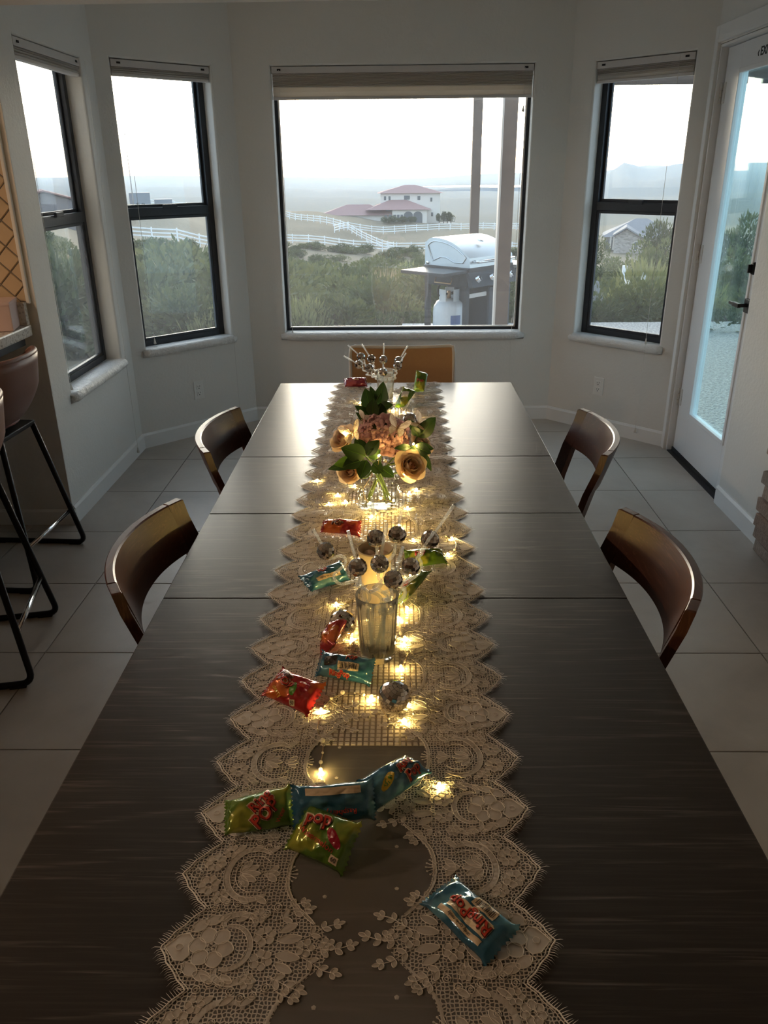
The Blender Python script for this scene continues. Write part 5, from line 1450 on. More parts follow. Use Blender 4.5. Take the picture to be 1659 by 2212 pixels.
def packet(pos, rz, col, label, L=0.104, W=0.070, T=0.026, tilt=(0.0, 0.0), seed=0, prints=(), twist=0.0, bend=0.0, lift=0.0):
    """prints: (kind, text, x, y, size, angle, material)"""
    root = thing('sweet_packet', label, 'sweet packet', Vector(pos) + Vector((0, 0, lift)), 0, 'wrapped sweets scattered on the runner')
    root.rotation_euler = (Matrix.Rotation(rz, 3, 'Z') @ Matrix.Rotation(tilt[0], 3, 'X') @ Matrix.Rotation(tilt[1], 3, 'Y')).to_euler()
    hl, hw = L / 2, W / 2
    def pt(u, v, top):               # u along -1..1, v across -1..1
        inn = clamp((1 - abs(u)) / 0.20)
        body = sstep(0, 1, inn) ** 0.8
        w = hw * (1 - 0.14 * body) * (0.97 + 0.05 * noise.noise(Vector((u * 2.1, seed, 0))))
        nz_ = noise.noise(Vector((u * 3.2 + seed, v * 2.3, seed * 0.7))) * 0.30 + noise.noise(Vector((u * 8, v * 7 + seed, 2))) * 0.10
        th = T * body * (max(0.0, 1 - abs(v) ** 2.4) ** 0.62) * (0.62 + 0.38 * (1 - u * u))
        z = th * (0.62 + nz_ * 0.7) if top else -th * 0.38 * (1 + nz_ * 0.3)
        crimp = 0.0010 * sin(v * 26) * (1 - clamp(inn * 1.4)) + 0.0035 * noise.noise(Vector((v * 2.5, u + seed, 5))) * (1 - inn)
        tw = twist * u; y, z = v * w, z + crimp
        y, z = y * cos(tw) - z * sin(tw), y * sin(tw) + z * cos(tw)
        x = u * hl + (0.0016 * (1 if int((v + 1) * 12) % 2 else -1) if abs(u) > 0.999 else 0)
        z += bend * (1 - u * u) * L
        return Vector((x, y, z))
    NU, NV = 34, 22
    vs = []; ring = []
    for i in range(NU + 1):
        u = -1 + 2 * i / NU
        top = [pt(u, -1 + 2 * j / NV, True) for j in range(NV + 1)]; bot = [pt(u, -1 + 2 * j / NV, False) for j in range(NV - 1, 0, -1)]
        vs += top + bot
    m = 2 * NV; zmin = 1e9
    fs = [(i * m + k, i * m + (k + 1) % m, (i + 1) * m + (k + 1) % m, (i + 1) * m + k) for i in range(NU) for k in range(m)]
    E_ = root.rotation_euler.to_matrix()
    zmin = min((E_ @ p).z for p in vs)
    root.location.z -= zmin - 0.0004
    mb = MB().add(vs, fs); mb.build('wrapper', 'wrap_' + col, root, True, fix=True)
    def drape(me, x0, y0, ang, dz, mat, name, parent=None):
        bm = bmesh.new(); bm.from_mesh(me); bmesh.ops.triangulate(bm, faces=bm.faces)
        for _ in range(6):
            es = [e for e in bm.edges if e.calc_length() > 0.0045]
            if es: bmesh.ops.subdivide_edges(bm, edges=es, cuts=1, use_grid_fill=False); bmesh.ops.triangulate(bm, faces=bm.faces)
        ca, sa = cos(ang), sin(ang)
        for v in bm.verts:
            x, y = v.co.x * ca - v.co.y * sa + x0, v.co.x * sa + v.co.y * ca + y0
            u = clamp(x / hl, -0.97, 0.97); vv = clamp(y / (hw * 0.88), -0.95, 0.95)
            p = pt(u, vv, True); e1 = pt(min(u + .03, 1), vv, True) - p; e2 = pt(u, min(vv + .04, 1), True) - p
            n = e1.cross(e2).normalized()
            if n.z < 0: n = -n
            v.co = p + n * dz
        me2 = bpy.data.meshes.new(name); bm.to_mesh(me2); bm.free(); me2.materials.append(MAT[mat])
        return link(name, me2, parent or root)
    for (kind, txt, x, y, size, ang, mt) in prints:
        if kind == 'logo':
            drape(text_mesh(txt, size, 0, size * 0.10), x, y, ang, 0.0013, 'print_cream', 'lettering_outline')
            drape(text_mesh(txt, size, 0, size * 0.055), x + size * 0.03, y - size * 0.03, ang, 0.0017, 'print_dark', 'lettering_shadow')
            drape(text_mesh(txt, size, 0, size * 0.015), x, y, ang, 0.0021, mt, 'lettering')
        elif kind == 'text':
            drape(text_mesh(txt, size, 0, size * 0.01), x, y, ang, 0.0015, mt, 'lettering')
        else:
            def poly(pts):
                me = bpy.data.meshes.new('print'); me.from_pydata([(p[0], p[1], 0) for p in pts], [], [tuple(range(len(pts)))]); return me
            if kind == 'patch':
                w_, h_ = size; drape(poly([(-w_ / 2, -h_ / 2), (w_ / 2, -h_ / 2), (w_ / 2, h_ / 2), (-w_ / 2, h_ / 2)]), x, y, ang, 0.0009, mt, 'printed_panel')
            elif kind == 'bars':
                w_, h_ = size; pn = drape(poly([(-w_ / 2, -h_ / 2), (w_ / 2, -h_ / 2), (w_ / 2, h_ / 2), (-w_ / 2, h_ / 2)]), x, y, ang, 0.0009, 'print_cream', 'barcode')
                me = bpy.data.meshes.new('bar'); V, Fc = [], []
                for k in range(14):
                    a = -w_ * 0.42 + w_ * 0.84 * k / 14; b_ = a + w_ * (0.018 + 0.022 * ((k * 7) % 3) / 2); n = len(V)
                    V += [(a, -h_ * .36, 0), (b_, -h_ * .36, 0), (b_, h_ * .36, 0), (a, h_ * .36, 0)]; Fc.append((n, n + 1, n + 2, n + 3))
                me.from_pydata(V, [], Fc); drape(me, x, y, ang, 0.0015, 'print_black', 'bars', pn)
            elif kind == 'gem':
                g = drape(poly([(size * cos(a) * (1.0 if i % 2 else 0.86), size * sin(a) * 0.9) for i, a in enumerate([k * pi / 4 for k in range(8)])]), x, y, ang, 0.0008, mt, 'printed_gem')
                drape(poly([(size * .5 * cos(a) - size * .15, size * .5 * sin(a) + size * .15) for a in [k * pi / 3 for k in range(6)]]), x, y, ang, 0.0011, 'print_red', 'printed_facet', g)
            elif kind == 'ring':
                pts = [(size * (0.9 + 0.0) * cos(a), size * 0.42 * sin(a)) for a in [k * pi / 8 for k in range(16)]]
                drape(poly(pts), x, y, ang, 0.0006, mt, 'printed_ring')
    return root

def C(u, v): return surf_at(u, v)
RP = lambda x, y, s, a=0.0: [('logo', 'Ring', x, y + s * 0.50, s, a, 'print_red'), ('logo', 'POP', x, y - s * 0.50, s * 1.12, a, 'print_red')]
packet(C(562, 1775), radians(12), 'green', 'green sweet packet with big red lettering beside the fringe on the bar side', 0.100, 0.066, 0.024, (radians(28), radians(-6)), 1,
       [('logo', 'Ring', 0.004, 0.010, 0.021, radians(42), 'print_red'), ('logo', 'POP', 0.010, -0.008, 0.025, radians(42), 'print_red'), ('text', 'Water', 0.031, -0.012, 0.008, radians(60), 'print_red')], 0.35)
packet(C(702, 1836), radians(-28), 'green', 'green sweet packet with a red ring picture leaning on a blue packet', 0.092, 0.080, 0.026, (radians(30), 0), 2,
       [('logo', 'pop', -0.014, 0.018, 0.026, radians(14), 'print_red'), ('text', 'Watermelon', -0.004, -0.010, 0.0115, radians(-8), 'print_red'), ('ring', '', 0.020, 0.002, 0.018, radians(-38), 'print_berry'), ('patch', '', 0.030, -0.024, (0.012, 0.010), radians(-5), 'print_cream'), ('text', '60', 0.030, -0.024, 0.008, radians(-5), 'print_black')], 0.15)
packet(C(722, 1768), radians(8), 'blue', 'blue sweet packet standing on edge behind a green packet', 0.120, 0.066, 0.024, (radians(58), 0), 3,
       [('text', 'Raspberry', 0.010, -0.010, 0.011, pi, 'print_red'), ('patch', '', 0.0, 0.020, (0.080, 0.010), 0, 'print_cream')], 0.1, 0.04)
packet(C(848, 1712), radians(42), 'blue', 'blue sweet packet with a crumpled silver tip beside a lone light', 0.112, 0.060, 0.030, (radians(24), 0), 4,
       [('logo', 'Ring', 0.022, 0.004, 0.018, radians(10), 'print_red'), ('logo', 'Pop', 0.026, -0.014, 0.018, radians(10), 'print_red'), ('ring', '', -0.020, 0.0, 0.018, radians(20), 'print_yellow'), ('ring', '', -0.020, 0.0, 0.011, radians(20), 'print_green')], -0.5, 0.05)
packet(C(1014, 1992), radians(-48), 'blue', 'blue sweet packet with a barcode lying alone on the open lace', 0.112, 0.072, 0.022, (radians(6), 0), 5,
       [('patch', '', 0.004, -0.004, (0.064, 0.021), pi, 'print_cream'), ('logo', 'RingPop', 0.004, -0.003, 0.0205, pi, 'print_red'), ('bars', '', 0.012, 0.018, (0.036, 0.016), pi, ''), ('patch', '', 0.002, -0.022, (0.070, 0.007), pi, 'print_cream'), ('text', 'candy candy candy', 0.002, -0.022, 0.0052, pi, 'print_black')], 0.12)
packet(C(637, 1513), radians(-30), 'red', 'red sweet packet with a red gem picture at the edge of the stud runner', 0.098, 0.076, 0.024, (radians(22), radians(4)), 6,
       [('logo', 'Ring', -0.024, 0.018, 0.016, radians(-18), 'print_dark'), ('logo', 'POP', -0.018, 0.002, 0.021, radians(-18), 'print_red'), ('gem', '', 0.018, 0.010, 0.0145, 0.3, 'print_berry'), ('ring', '', 0.004, -0.004, 0.016, radians(-75), 'print_green'), ('text', 'cherry', -0.022, -0.020, 0.010, radians(-30), 'print_yellow'), ('patch', '', 0.014, -0.028, (0.010, 0.009), 0.4, 'print_cream'), ('text', '50', 0.014, -0.028, 0.007, 0.4, 'print_black')], 0.1)
packet(C(747, 1462), radians(-16), 'blue', 'blue sweet packet with a barcode beside the mirror ball', 0.108, 0.058, 0.028, (radians(40), 0), 7,
       [('bars', '', 0.010, -0.001, (0.040, 0.016), radians(6), ''), ('logo', 'RingPop', -0.004, -0.017, 0.012, radians(2), 'print_red'), ('logo', 'POP', 0.012, 0.017, 0.011, 0, 'print_red'), ('patch', '', -0.026, 0.004, (0.026, 0.018), 0.2, 'print_black')], 0.1, 0.03)
packet(C(725, 1396), radians(72), 'red', 'red sweet packet standing against a mirror ball by the tumbler', 0.102, 0.058, 0.028, (radians(-42), radians(-8)), 8,
       [('text', 'FLAVOR', -0.018, -0.006, 0.009, radians(-50), 'print_yellow'), ('patch', '', 0.0, 0.016, (0.05, 0.013), 0, 'print_cream'), ('text', 'candy candy', 0.0, 0.016, 0.008, 0, 'print_black')], 0.15, 0.05)
packet(C(704, 1262), radians(38), 'blue', 'blue sweet packet under the leaning straw', 0.112, 0.060, 0.026, (radians(30), 0), 9,
       [('logo', 'POP', -0.004, 0.014, 0.014, 0, 'print_red'), ('patch', '', 0.0, -0.008, (0.062, 0.011), 0, 'print_cream'), ('text', 'candy candy candy', 0.0, -0.008, 0.0062, 0, 'print_black')], 0.2)
packet(C(738, 1155), radians(-8), 'red', 'red sweet packet crumpled beside the paper cup below the vase', 0.104, 0.050, 0.030, (radians(35), 0), 10, [('logo', 'POP', -0.008, 0.0, 0.016, 0.1, 'print_dark')], 0.3, 0.05)
packet(C(918, 1222), radians(12), 'green', 'green sweet packet on the door side of the paper cup', 0.098, 0.056, 0.028, (radians(32), 0), 11, [('logo', 'Pop', -0.014, 0.006, 0.016, 0.1, 'print_red')], -0.3, 0.04)
packet(C(889, 1298), radians(54), 'green', 'green sweet packet propped up close behind the tumbler', 0.098, 0.064, 0.022, (radians(-30), radians(-20)), 12, [('logo', 'Ring', -0.006, 0.008, 0.018, -1.2, 'print_red')], 0.3)
packet(C(768, 834), radians(10), 'maroon', 'maroon sweet packet by the straw tumbler at the window end', 0.100, 0.060, 0.030, (radians(30), 0), 13, [('text', 'candy', 0.0, 0.0, 0.012, 0, 'print_cream')], 0.1)
packet(C(908, 846), radians(80), 'green', 'green sweet packet standing upright at the window end', 0.095, 0.062, 0.024, (radians(5), radians(-50)), 14, [('logo', 'Pop', 0.0, 0.0, 0.018, -1.4, 'print_red')], 0.4)
packet(C(874, 880), radians(60), 'green', 'green sweet packet with a silver fold beside the window end tumbler', 0.100, 0.066, 0.022, (radians(0), radians(-34)), 15, [('patch', '', 0.01, 0.0, (0.03, 0.03), 0.3, 'print_white')], 0.35)

# ------------------------------------------------------------------ outdoors: ground
t = NT('dry_hillside'); v = t.coord('Object')
n1 = t.noise(v, 0.05, 5, 0.6); n2 = t.noise(v, 0.9, 4, 0.65)
c = t.ramp(n1, [(0.35, (0.15, 0.115, 0.072)), (0.55, (0.20, 0.158, 0.105)), (0.7, (0.11, 0.108, 0.06))])
c = t.mix(t.math('MULTIPLY', n2, 0.6), c, (0.11, 0.105, 0.06))
sx = t.node('SeparateXYZ'); t.l.new(v, sx.inputs[0]); farf = t.node('MapRange', i_1=260.0, i_2=420.0); t.l.new(sx.outputs['Y'], farf.inputs[0])
c = t.mix(farf.outputs[0], c, (0.055, 0.065, 0.045))      # the ground colour turns darker beyond the ridge
t.done(t.pbsdf(c, 0.95, 0, t.bump(n2, 0.6, 0.3)))
t = NT('aggregate_concrete'); v = t.coord('Object')
vo = t.node('TexVoronoi', i_Scale=55.0); t.l.new(v, vo.inputs['Vector'])
n1 = t.noise(v, 38, 3, 0.7)
c = t.ramp(n1, [(0.34, (0.11, 0.11, 0.105)), (0.5, (0.34, 0.335, 0.32)), (0.66, (0.60, 0.595, 0.57))])
t.done(t.pbsdf(c, 0.55, 0, t.bump(vo.outputs['Distance'], 0.5, 0.02)))
KEY = {
    -32: [(6, -.305), (10, -.20), (20, -.15), (40, -.09), (80, -.045), (140, -.04), (220, -.04), (400, -.05), (900, -.04), (2000, -.022), (3400, -.012), (6500, -.004)],
    -24: [(6, -.305), (10, -.20), (20, -.15), (40, -.085), (80, -.042), (140, -.037), (220, -.038), (400, -.05), (900, -.04), (2000, -.022), (3400, -.012), (6500, -.004)],
    -17: [(6, -.305), (10, -.20), (20, -.168), (60, -.098), (110, -.070), (140, -.038), (180, -.0325), (215, -.033), (400, -.055), (900, -.042), (2000, -.025), (3400, -.014), (6500, -.003)],
    -7.4: [(6, -.305), (10, -.20), (20, -.176), (45, -.135), (90, -.105), (140, -.079), (175, -.055), (205, -.0405), (225, -.042), (400, -.06), (900, -.045), (2000, -.028), (3400, -.018), (6500, -.006)],
    0: [(6, -.305), (10, -.20), (20, -.18), (45, -.145), (90, -.12), (140, -.0900), (175, -.0685), (205, -.055), (240, -.056), (400, -.07), (900, -.05), (2000, -.030), (3000, -.0225), (4200, -.017), (6500, -.009)],
    8: [(6, -.305), (10, -.20), (20, -.18), (45, -.145), (90, -.12), (140, -.0905), (175, -.066), (205, -.062), (260, -.075), (400, -.075), (900, -.05), (2000, -.030), (3000, -.0235), (4200, -.014), (6500, -.004)],
    13: [(6, -.305), (10, -.19), (20, -.176), (45, -.138), (90, -.105), (130, -.083), (200, -.075), (400, -.06), (900, -.046), (2000, -.03), (3000, -.020), (4200, -.013), (6500, -.004)],
    14.6: [(6, -.305), (10, -.19), (20, -.176), (45, -.138), (90, -.105), (130, -.082), (200, -.074), (400, -.06), (900, -.046), (2000, -.03), (3000, -.011), (4200, .006), (6500, .000)],
    16.1: [(6, -.305), (10, -.19), (20, -.176), (45, -.138), (90, -.105), (130, -.082), (200, -.074), (400, -.06), (900, -.046), (2000, -.03), (3000, -.014), (4200, -.002), (6500, .003)],
    18: [(6, -.305), (10, -.19), (20, -.172), (45, -.134), (90, -.105), (130, -.082), (200, -.074), (400, -.06), (900, -.046), (2000, -.028), (3000, -.010), (4200, .0046), (6500, .001)],
    22.6: [(6, -.305), (10, -.19), (20, -.165), (45, -.13), (90, -.102), (130, -.080), (200, -.072), (400, -.058), (900, -.045), (2000, -.026), (3000, -.014), (4200, -.006), (6500, .004)],
    36: [(6, -.305), (10, -.19), (20, -.15), (45, -.12), (90, -.10), (130, -.080), (200, -.070), (400, -.055), (900, -.040), (2000, -.022), (3000, -.010), (4200, -.002), (6500, .002)]}
_az = sorted(KEY)
def _prof(k, d):
    pr = KEY[k]
    if d <= pr[0][0]: return pr[0][1]
    for (a, ta), (b, tb) in zip(pr[:-1], pr[1:]):
        if d <= b:
            f = (math.log(d) - math.log(a)) / (math.log(b) - math.log(a)); f = f * f * (3 - 2 * f)
            return lerp(a * ta, b * tb, f) / lerp(a, b, f) if False else lerp(ta, tb, f)
    return pr[-1][1]
def ground_z(az, d):
    az = clamp(az, _az[0], _az[-1])
    for a, b in zip(_az[:-1], _az[1:]):
        if az <= b: break
    f = (az - a) / (b - a); f = f * f * (3 - 2 * f)
    z = CAMZ + d * lerp(_prof(a, d), _prof(b, d), f)
    return z + noise.noise(Vector((az * 0.5, math.log(d) * 4, 0))) * min(d * 0.0025, 6)
def gxy(x, y): return ground_z(math.degrees(atan2(x, y)), math.hypot(x, y))
def pol(az, d, dz=0.0):
    a = radians(az); return Vector((d * sin(a), d * cos(a), ground_z(az, d) + dz))
NA, ND = 120, 110
ds = [5.6 * (7000 / 5.6) ** (k / ND) for k in range(ND + 1)]
mb = MB(); vs = [pol(lerp(-46, 46, a / NA), d) for d in ds for a in range(NA + 1)]
mb.add(vs, [(j * (NA + 1) + i, j * (NA + 1) + i + 1, (j + 1) * (NA + 1) + i + 1, (j + 1) * (NA + 1) + i) for j in range(ND) for i in range(NA)])
tag(mb.build('terrain', 'dry_hillside', None, True), 'dry brush hillside falling away to hazy hills', None, None, 'structure')
slab = MB().prism([(0.06, 5.64), (1.13, 5.64), (1.87, 4.9), (1.87, 0.0), (9.0, 0.0), (9.0, 10.05), (0.06, 10.05)], -0.34, -0.13)
tag(slab.build('patio_slab', 'aggregate_concrete', fix=True), 'pebbled concrete patio outside the glass door', None, None, 'structure')
plain('pale_gravel', (0.42, 0.40, 0.37), 0.9, var=0.4, scale=40, bump=0.6)
ap = MB().prism([(-4.6, 3.85), (-1.83, 3.85), (-1.83, 4.9), (-1.08, 5.66), (0.05, 5.66), (0.05, 6.9), (-1.6, 6.9), (-4.6, 7.6)], -0.34, -0.15)
tag(ap.build('path', 'pale_gravel', fix=True), 'pale gravel strip along the house', None, None, 'structure')
t = NT('lake_water'); t.done(t.pbsdf((0.30, 0.33, 0.36), 0.12, 0, t.bump(t.noise(t.coord('Object'), 0.02, 3), 0.05, 1.0)))
lz = CAMZ - 0.0168 * 3500
mb = MB(); pts = [(az, d) for az, d in ((1.7, 3350), (3.4, 3120), (5.0, 3200), (6.4, 3040), (8.8, 3080), (10.0, 3260), (8.6, 3480), (6.0, 3560), (3.5, 3500))]
mb.add([Vector((d * sin(radians(a)), d * cos(radians(a)), lz)) for a, d in pts], [tuple(range(len(pts)))])
tag(mb.build('lake', 'lake_water', fix=True), 'bright lake in the hazy valley', None, None, 'structure')

# haze lying in the valley
t = NT('valley_haze')
vs_ = t.node('VolumeScatter', i_Color=(0.27, 0.37, 0.52, 1), i_Density=0.00034, i_Anisotropy=0.35)
t.l.new(vs_.outputs[0], t.out.inputs['Volume'])
hz = MB().box(-4200, 4200, 12.0, 7200, -420, 62).build('valley_haze', 'valley_haze', fix=True)
tag(hz, 'pale evening haze over the valley', None, None, 'stuff')

# ------------------------------------------------------------------ patio cover posts and roof edge
plain('weathered_beam', (0.145, 0.105, 0.085), 0.7, var=0.25, scale=14, bump=0.3)
plain('beam_edge', (0.62, 0.58, 0.54), 0.5)
pcv = thing('patio_cover', 'brown timber patio cover with square posts outside the windows', 'patio cover', (0.9, 7.6, -0.13))
o_ = pcv.location
for (u, y, w) in ((1092, 6.45, 0.050), (1025, 9.55, 0.049)):
    x = aty(u, 460, y).x
    p = MB().bbox(x - w, x + w, y - w, y + w, 0.0, 2.60, 0.004).build('post', 'weathered_beam', pcv, False, (-o_.x, -o_.y, 0), None, True)
    if y < 7: MB().bbox(x - w - 0.012, x - w + 0.001, y - w - 0.002, y + w, 0.01, 2.60, 0.002).build('post_strip', 'beam_edge', p, fix=True)
MB().bbox(0.42 - o_.x, 7.6, 9.45 - o_.y, 9.60 - o_.y, 2.566, 2.80, 0.004).build('front_beam', 'weathered_beam', pcv, fix=True)
for k in range(12):
    x = 1.45 + 0.55 * k
    MB().bbox(x - 0.02 - o_.x, x + 0.02 - o_.x, 6.0 - o_.y, 9.85 - o_.y, 2.80, 2.94, 0.002).build('rafter', 'weathered_beam', pcv, fix=True)
MB().bbox(1.3 - o_.x, 7.6, 5.9 - o_.y, 9.95 - o_.y, 2.94, 2.97, 0.002).build('roof_sheet', 'weathered_beam', pcv, fix=True)

# ------------------------------------------------------------------ gas grill
plain('grill_silver', (0.62, 0.66, 0.68), 0.30, 0.75, var=0.05, scale=10)
plain('grill_black', (0.035, 0.040, 0.048), 0.42, 0.2, var=0.2, scale=10)
plain('grill_panel', (0.050, 0.060, 0.075), 0.4, 0.2, var=0.1)
ga = radians(47); gp = at(1010, 640, 8.25); gp.z = -0.13
gr = thing('gas_grill', 'silver lidded gas grill on a dark cart with side shelves on the patio', 'grill', gp, ga)   # local X along the grill, -Y is its front
def lid_prof():
    P_ = []
    for k in range(13):
        u = k / 12; y = lerp(0.275, -0.275, u)
        z = 0.945 + 0.215 * (1 - (max(0.0, (u - 0.18)) / 0.82) ** 2.3 * 0.78 - (max(0.0, 0.18 - u) / 0.18) ** 2 * 0.25)
        P_.append((y, z))
    return [(0.275, 0.90)] + P_ + [(-0.285, 0.905)]
lp_ = lid_prof(); n = len(lp_)
def lidm(x0, x1, inset_=0.0):
    vs = [Vector((x, y, z)) for x in (x0, x1) for (y, z) in lp_]
    return vs, [tuple(range(n)), tuple(range(2 * n - 1, n - 1, -1))] + [(i, n + i, n + (i + 1) % n, (i + 1) % n) for i in range(n)]
lid = MB().add(*lidm(-0.34, 0.34)).build('lid', 'grill_silver', gr, fix=True); smooth_by_angle(lid, 30)
for x in (-0.346, 0.346):
    pts = [Vector((x, lerp(0, y, 0.86), lerp(1.0, z, 0.80))) for (y, z) in lp_[1:-1]]
    MB().tube(pts + [Vector((x, -0.20, 0.945)), Vector((x, -0.10, 0.945)), Vector((x, 0.0, 0.985)), Vector((x, 0.08, 0.985)), Vector((x, 0.17, 0.945))], 0.006, 6, closed=True).build('pressed_rib', 'grill_silver', lid, True)
    MB().lathe([(0, -0.004), (0.017, -0.004), (0.015, 0.006), (0, 0.008)], 16, Matrix.Translation((x, 0.235, 0.925)) @ Matrix.Rotation(pi / 2 * (1 if x > 0 else -1), 4, 'Y')).build('hinge_bolt', 'chrome', lid, True)
MB().tube([(-0.28, -0.285, 0.96), (-0.28, -0.345, 0.96), (0.28, -0.345, 0.96), (0.28, -0.285, 0.96)], 0.013, 10).build('lid_handle', 'chrome', lid, True)
MB().lathe([(0, 0.004), (0.035, 0.004), (0.035, -0.004), (0, -0.004)], 20, Matrix.Translation((0.02, -0.12, 1.128)) @ Matrix.Rotation(0.30, 4, 'X')).build('thermometer', 'chrome', lid, True)
MB().bbox(-0.35, 0.35, -0.29, 0.29, 0.86, 0.905, 0.006).build('firebox_rim', 'grill_black', gr, fix=True)
MB().bbox(-0.34, 0.34, -0.26, 0.28, 0.72, 0.865, 0.01).build('firebox', 'grill_black', gr, fix=True)
cpn = MB().add([Vector((x, y, z)) for x in (-0.37, 0.60) for (y, z) in ((-0.29, 0.865), (-0.36, 0.735), (-0.30, 0.725), (-0.26, 0.865))], [(0, 1, 2, 3), (7, 6, 5, 4), (0, 4, 5, 1), (1, 5, 6, 2), (2, 6, 7, 3), (3, 7, 4, 0)]).build('control_panel', 'grill_panel', gr, fix=True)
for k, x in enumerate((-0.27, -0.05, 0.10, 0.25, 0.40)):
    kn = MB().lathe([(0, 0.0), (0.034, 0.0), (0.034, 0.006), (0.026, 0.010), (0.024, 0.034), (0, 0.036)], 20, Matrix.Translation((x, -0.326, 0.80)) @ Matrix.Rotation(radians(61), 4, 'X')).build('knob', 'chrome', cpn, True)
    MB().bbox(-0.004, 0.004, -0.024, 0.024, 0.0, 0.008, 0.002, Matrix.Translation((x, -0.358, 0.818)) @ Matrix.Rotation(radians(61), 4, 'X')).build('knob_grip', 'grill_black', kn, fix=True)
MB().bbox(-0.70, -0.35, -0.27, 0.27, 0.855, 0.885, 0.006).build('side_shelf', 'grill_black', gr, fix=True)
MB().bbox(0.35, 0.70, -0.33, 0.27, 0.855, 0.885, 0.006).build('side_shelf', 'grill_silver', gr, fix=True)
for (x, y) in ((-0.33, -0.24), (-0.33, 0.24), (0.33, -0.24), (0.33, 0.24)):
    MB().bbox(x - 0.025, x + 0.025, y - 0.022, y + 0.022, 0.05, 0.73, 0.003).build('cart_leg', 'grill_black', gr, fix=True)
    MB().lathe([(0, -0.012), (0.03, -0.012), (0.03, 0.012), (0, 0.012)], 16, Matrix.Translation((x, y, 0.03)) @ Matrix.Rotation(pi / 2, 4, 'X')).build('caster', 'rubber', gr, True)
MB().bbox(-0.34, 0.34, -0.26, 0.26, 0.12, 0.15, 0.003).build('cart_floor', 'grill_black', gr, fix=True)
for x0, x1 in ((-0.02, 0.325),):
    d_ = MB().bbox(x0, x1, -0.285, -0.262, 0.09, 0.70, 0.004).build('cart_door', 'grill_panel', gr, fix=True)
MB().bbox(-0.30, -0.02, 0.24, 0.26, 0.09, 0.70, 0.003).build('cart_back', 'grill_black', gr, fix=True) if False else None
MB().bbox(0.0, 0.33, -0.262, 0.262, 0.09, 0.72, 0.003).build('cart_body', 'grill_black', gr, fix=True)
MB().bbox(-0.33, -0.02, -0.25, -0.235, 0.62, 0.66, 0.003).build('cross_bar', 'beam_edge', gr, fix=True)
for x in (-0.375,):
    MB().tube([(x, -0.10, 0.80), (x - 0.02, -0.10, 0.755), (x - 0.02, 0.10, 0.755), (x, 0.10, 0.80)], 0.007, 8).build('drip_handle', 'gold_foil', gr, True)
# propane tank
tk = thing('propane_tank', 'white propane tank standing beside the grill cart', 'gas tank', gp + Matrix.Rotation(ga, 3, 'Z') @ Vector((-0.22, 0.06, 0.15)), 0.5)
plain('tank_paint', (0.66, 0.70, 0.74), 0.35, var=0.04, scale=10)
TOPZ = 0.50
smooth_by_angle(MB().lathe([(0, 0.03), (0.10, 0.03), (0.14, 0.06), (0.156, 0.11), (0.156, 0.30), (0.150, 0.36), (0.120, 0.41), (0.06, 0.435), (0, 0.44)], 40).build('tank_body', 'tank_paint', tk, fix=True))
MB().lathe([(0.115, 0.0), (0.118, 0.0), (0.118, 0.05), (0.115, 0.05)], 32).build('foot_ring', 'tank_paint', tk, True, fix=True)
col = MB()
for a0 in (0.5, pi - 0.2, 4.6):
    pts = []
    for k in range(7):
        a = a0 + 0.9 * k / 6
        for r in (0.098, 0.104):
            for z in (0.41, 0.53): pts.append(Vector((r * cos(a), r * sin(a), z)))
    fs = []
    for k in range(6):
        b = k * 4
        fs += [(b, b + 4, b + 5, b + 1), (b + 2, b + 3, b + 7, b + 6), (b + 1, b + 5, b + 7, b + 3), (b, b + 2, b + 6, b + 4)]
    fs += [(0, 1, 3, 2), (24, 26, 27, 25)]
    col.add(pts, fs)
col.build('collar', 'tank_paint', tk, fix=True)
MB().lathe([(0, 0.43), (0.02, 0.43), (0.02, 0.50), (0.012, 0.51), (0, 0.51)], 12).build('valve', 'gold_foil', tk, True)
MB().tube([(0.0, 0, 0.48), (0.09, 0.02, 0.485)], 0.014, 8).build('regulator', 'rubber', tk, True)
ga_p = Matrix.Rotation(-0.5, 3, 'Z') @ (Vector((gp.x, gp.y, 0)) + Matrix.Rotation(ga, 3, 'Z') @ Vector((-0.05, -0.2, 0)) - Vector((tk.location.x, tk.location.y, 0)))
MB().tube(spline([(-0.02, 0, 0.48), (-0.10, 0.02, 0.47), (-0.02, 0.12, 0.56), (ga_p.x * 0.7, ga_p.y * 0.7, 0.68), (ga_p.x, ga_p.y, 0.75)]), 0.011, 8).build('gas_hose', 'rubber', tk, True)
plain('tank_sticker', (0.10, 0.16, 0.34), 0.5)
MB().grid(lambda a, b: Vector((0.1565 * cos(lerp(-2.0, -1.3, a)), 0.1565 * sin(lerp(-2.0, -1.3, a)), lerp(0.20, 0.29, b))), 8, 2).build('sticker', 'tank_sticker', tk, True)

# ------------------------------------------------------------------ shrubs and trees
def leaf_mat(name, c0, c1, tr=0.35):
    t = NT(name); inf = t.node('ObjectInfo'); nz = t.noise(t.coord('Object'), 6, 3)
    c = t.mix(t.math('MULTIPLY', t.math('ADD', nz, inf.outputs['Random']), 0.5), c0, c1)
    tl = t.n.new('ShaderNodeBsdfTranslucent'); t.l.new(c, tl.inputs['Color'])
    t.done(t.mixs(tr, t.pbsdf(c, 0.75), tl.outputs[0]))
leaf_mat('brush_dark', (0.050, 0.068, 0.026), (0.095, 0.115, 0.045))
leaf_mat('brush_olive', (0.085, 0.100, 0.038), (0.150, 0.165, 0.065))
leaf_mat('brush_pale', (0.17, 0.19, 0.075), (0.27, 0.27, 0.12))
leaf_mat('brush_dry', (0.24, 0.19, 0.11), (0.36, 0.29, 0.18))
plain('bark', (0.10, 0.075, 0.055), 0.9)
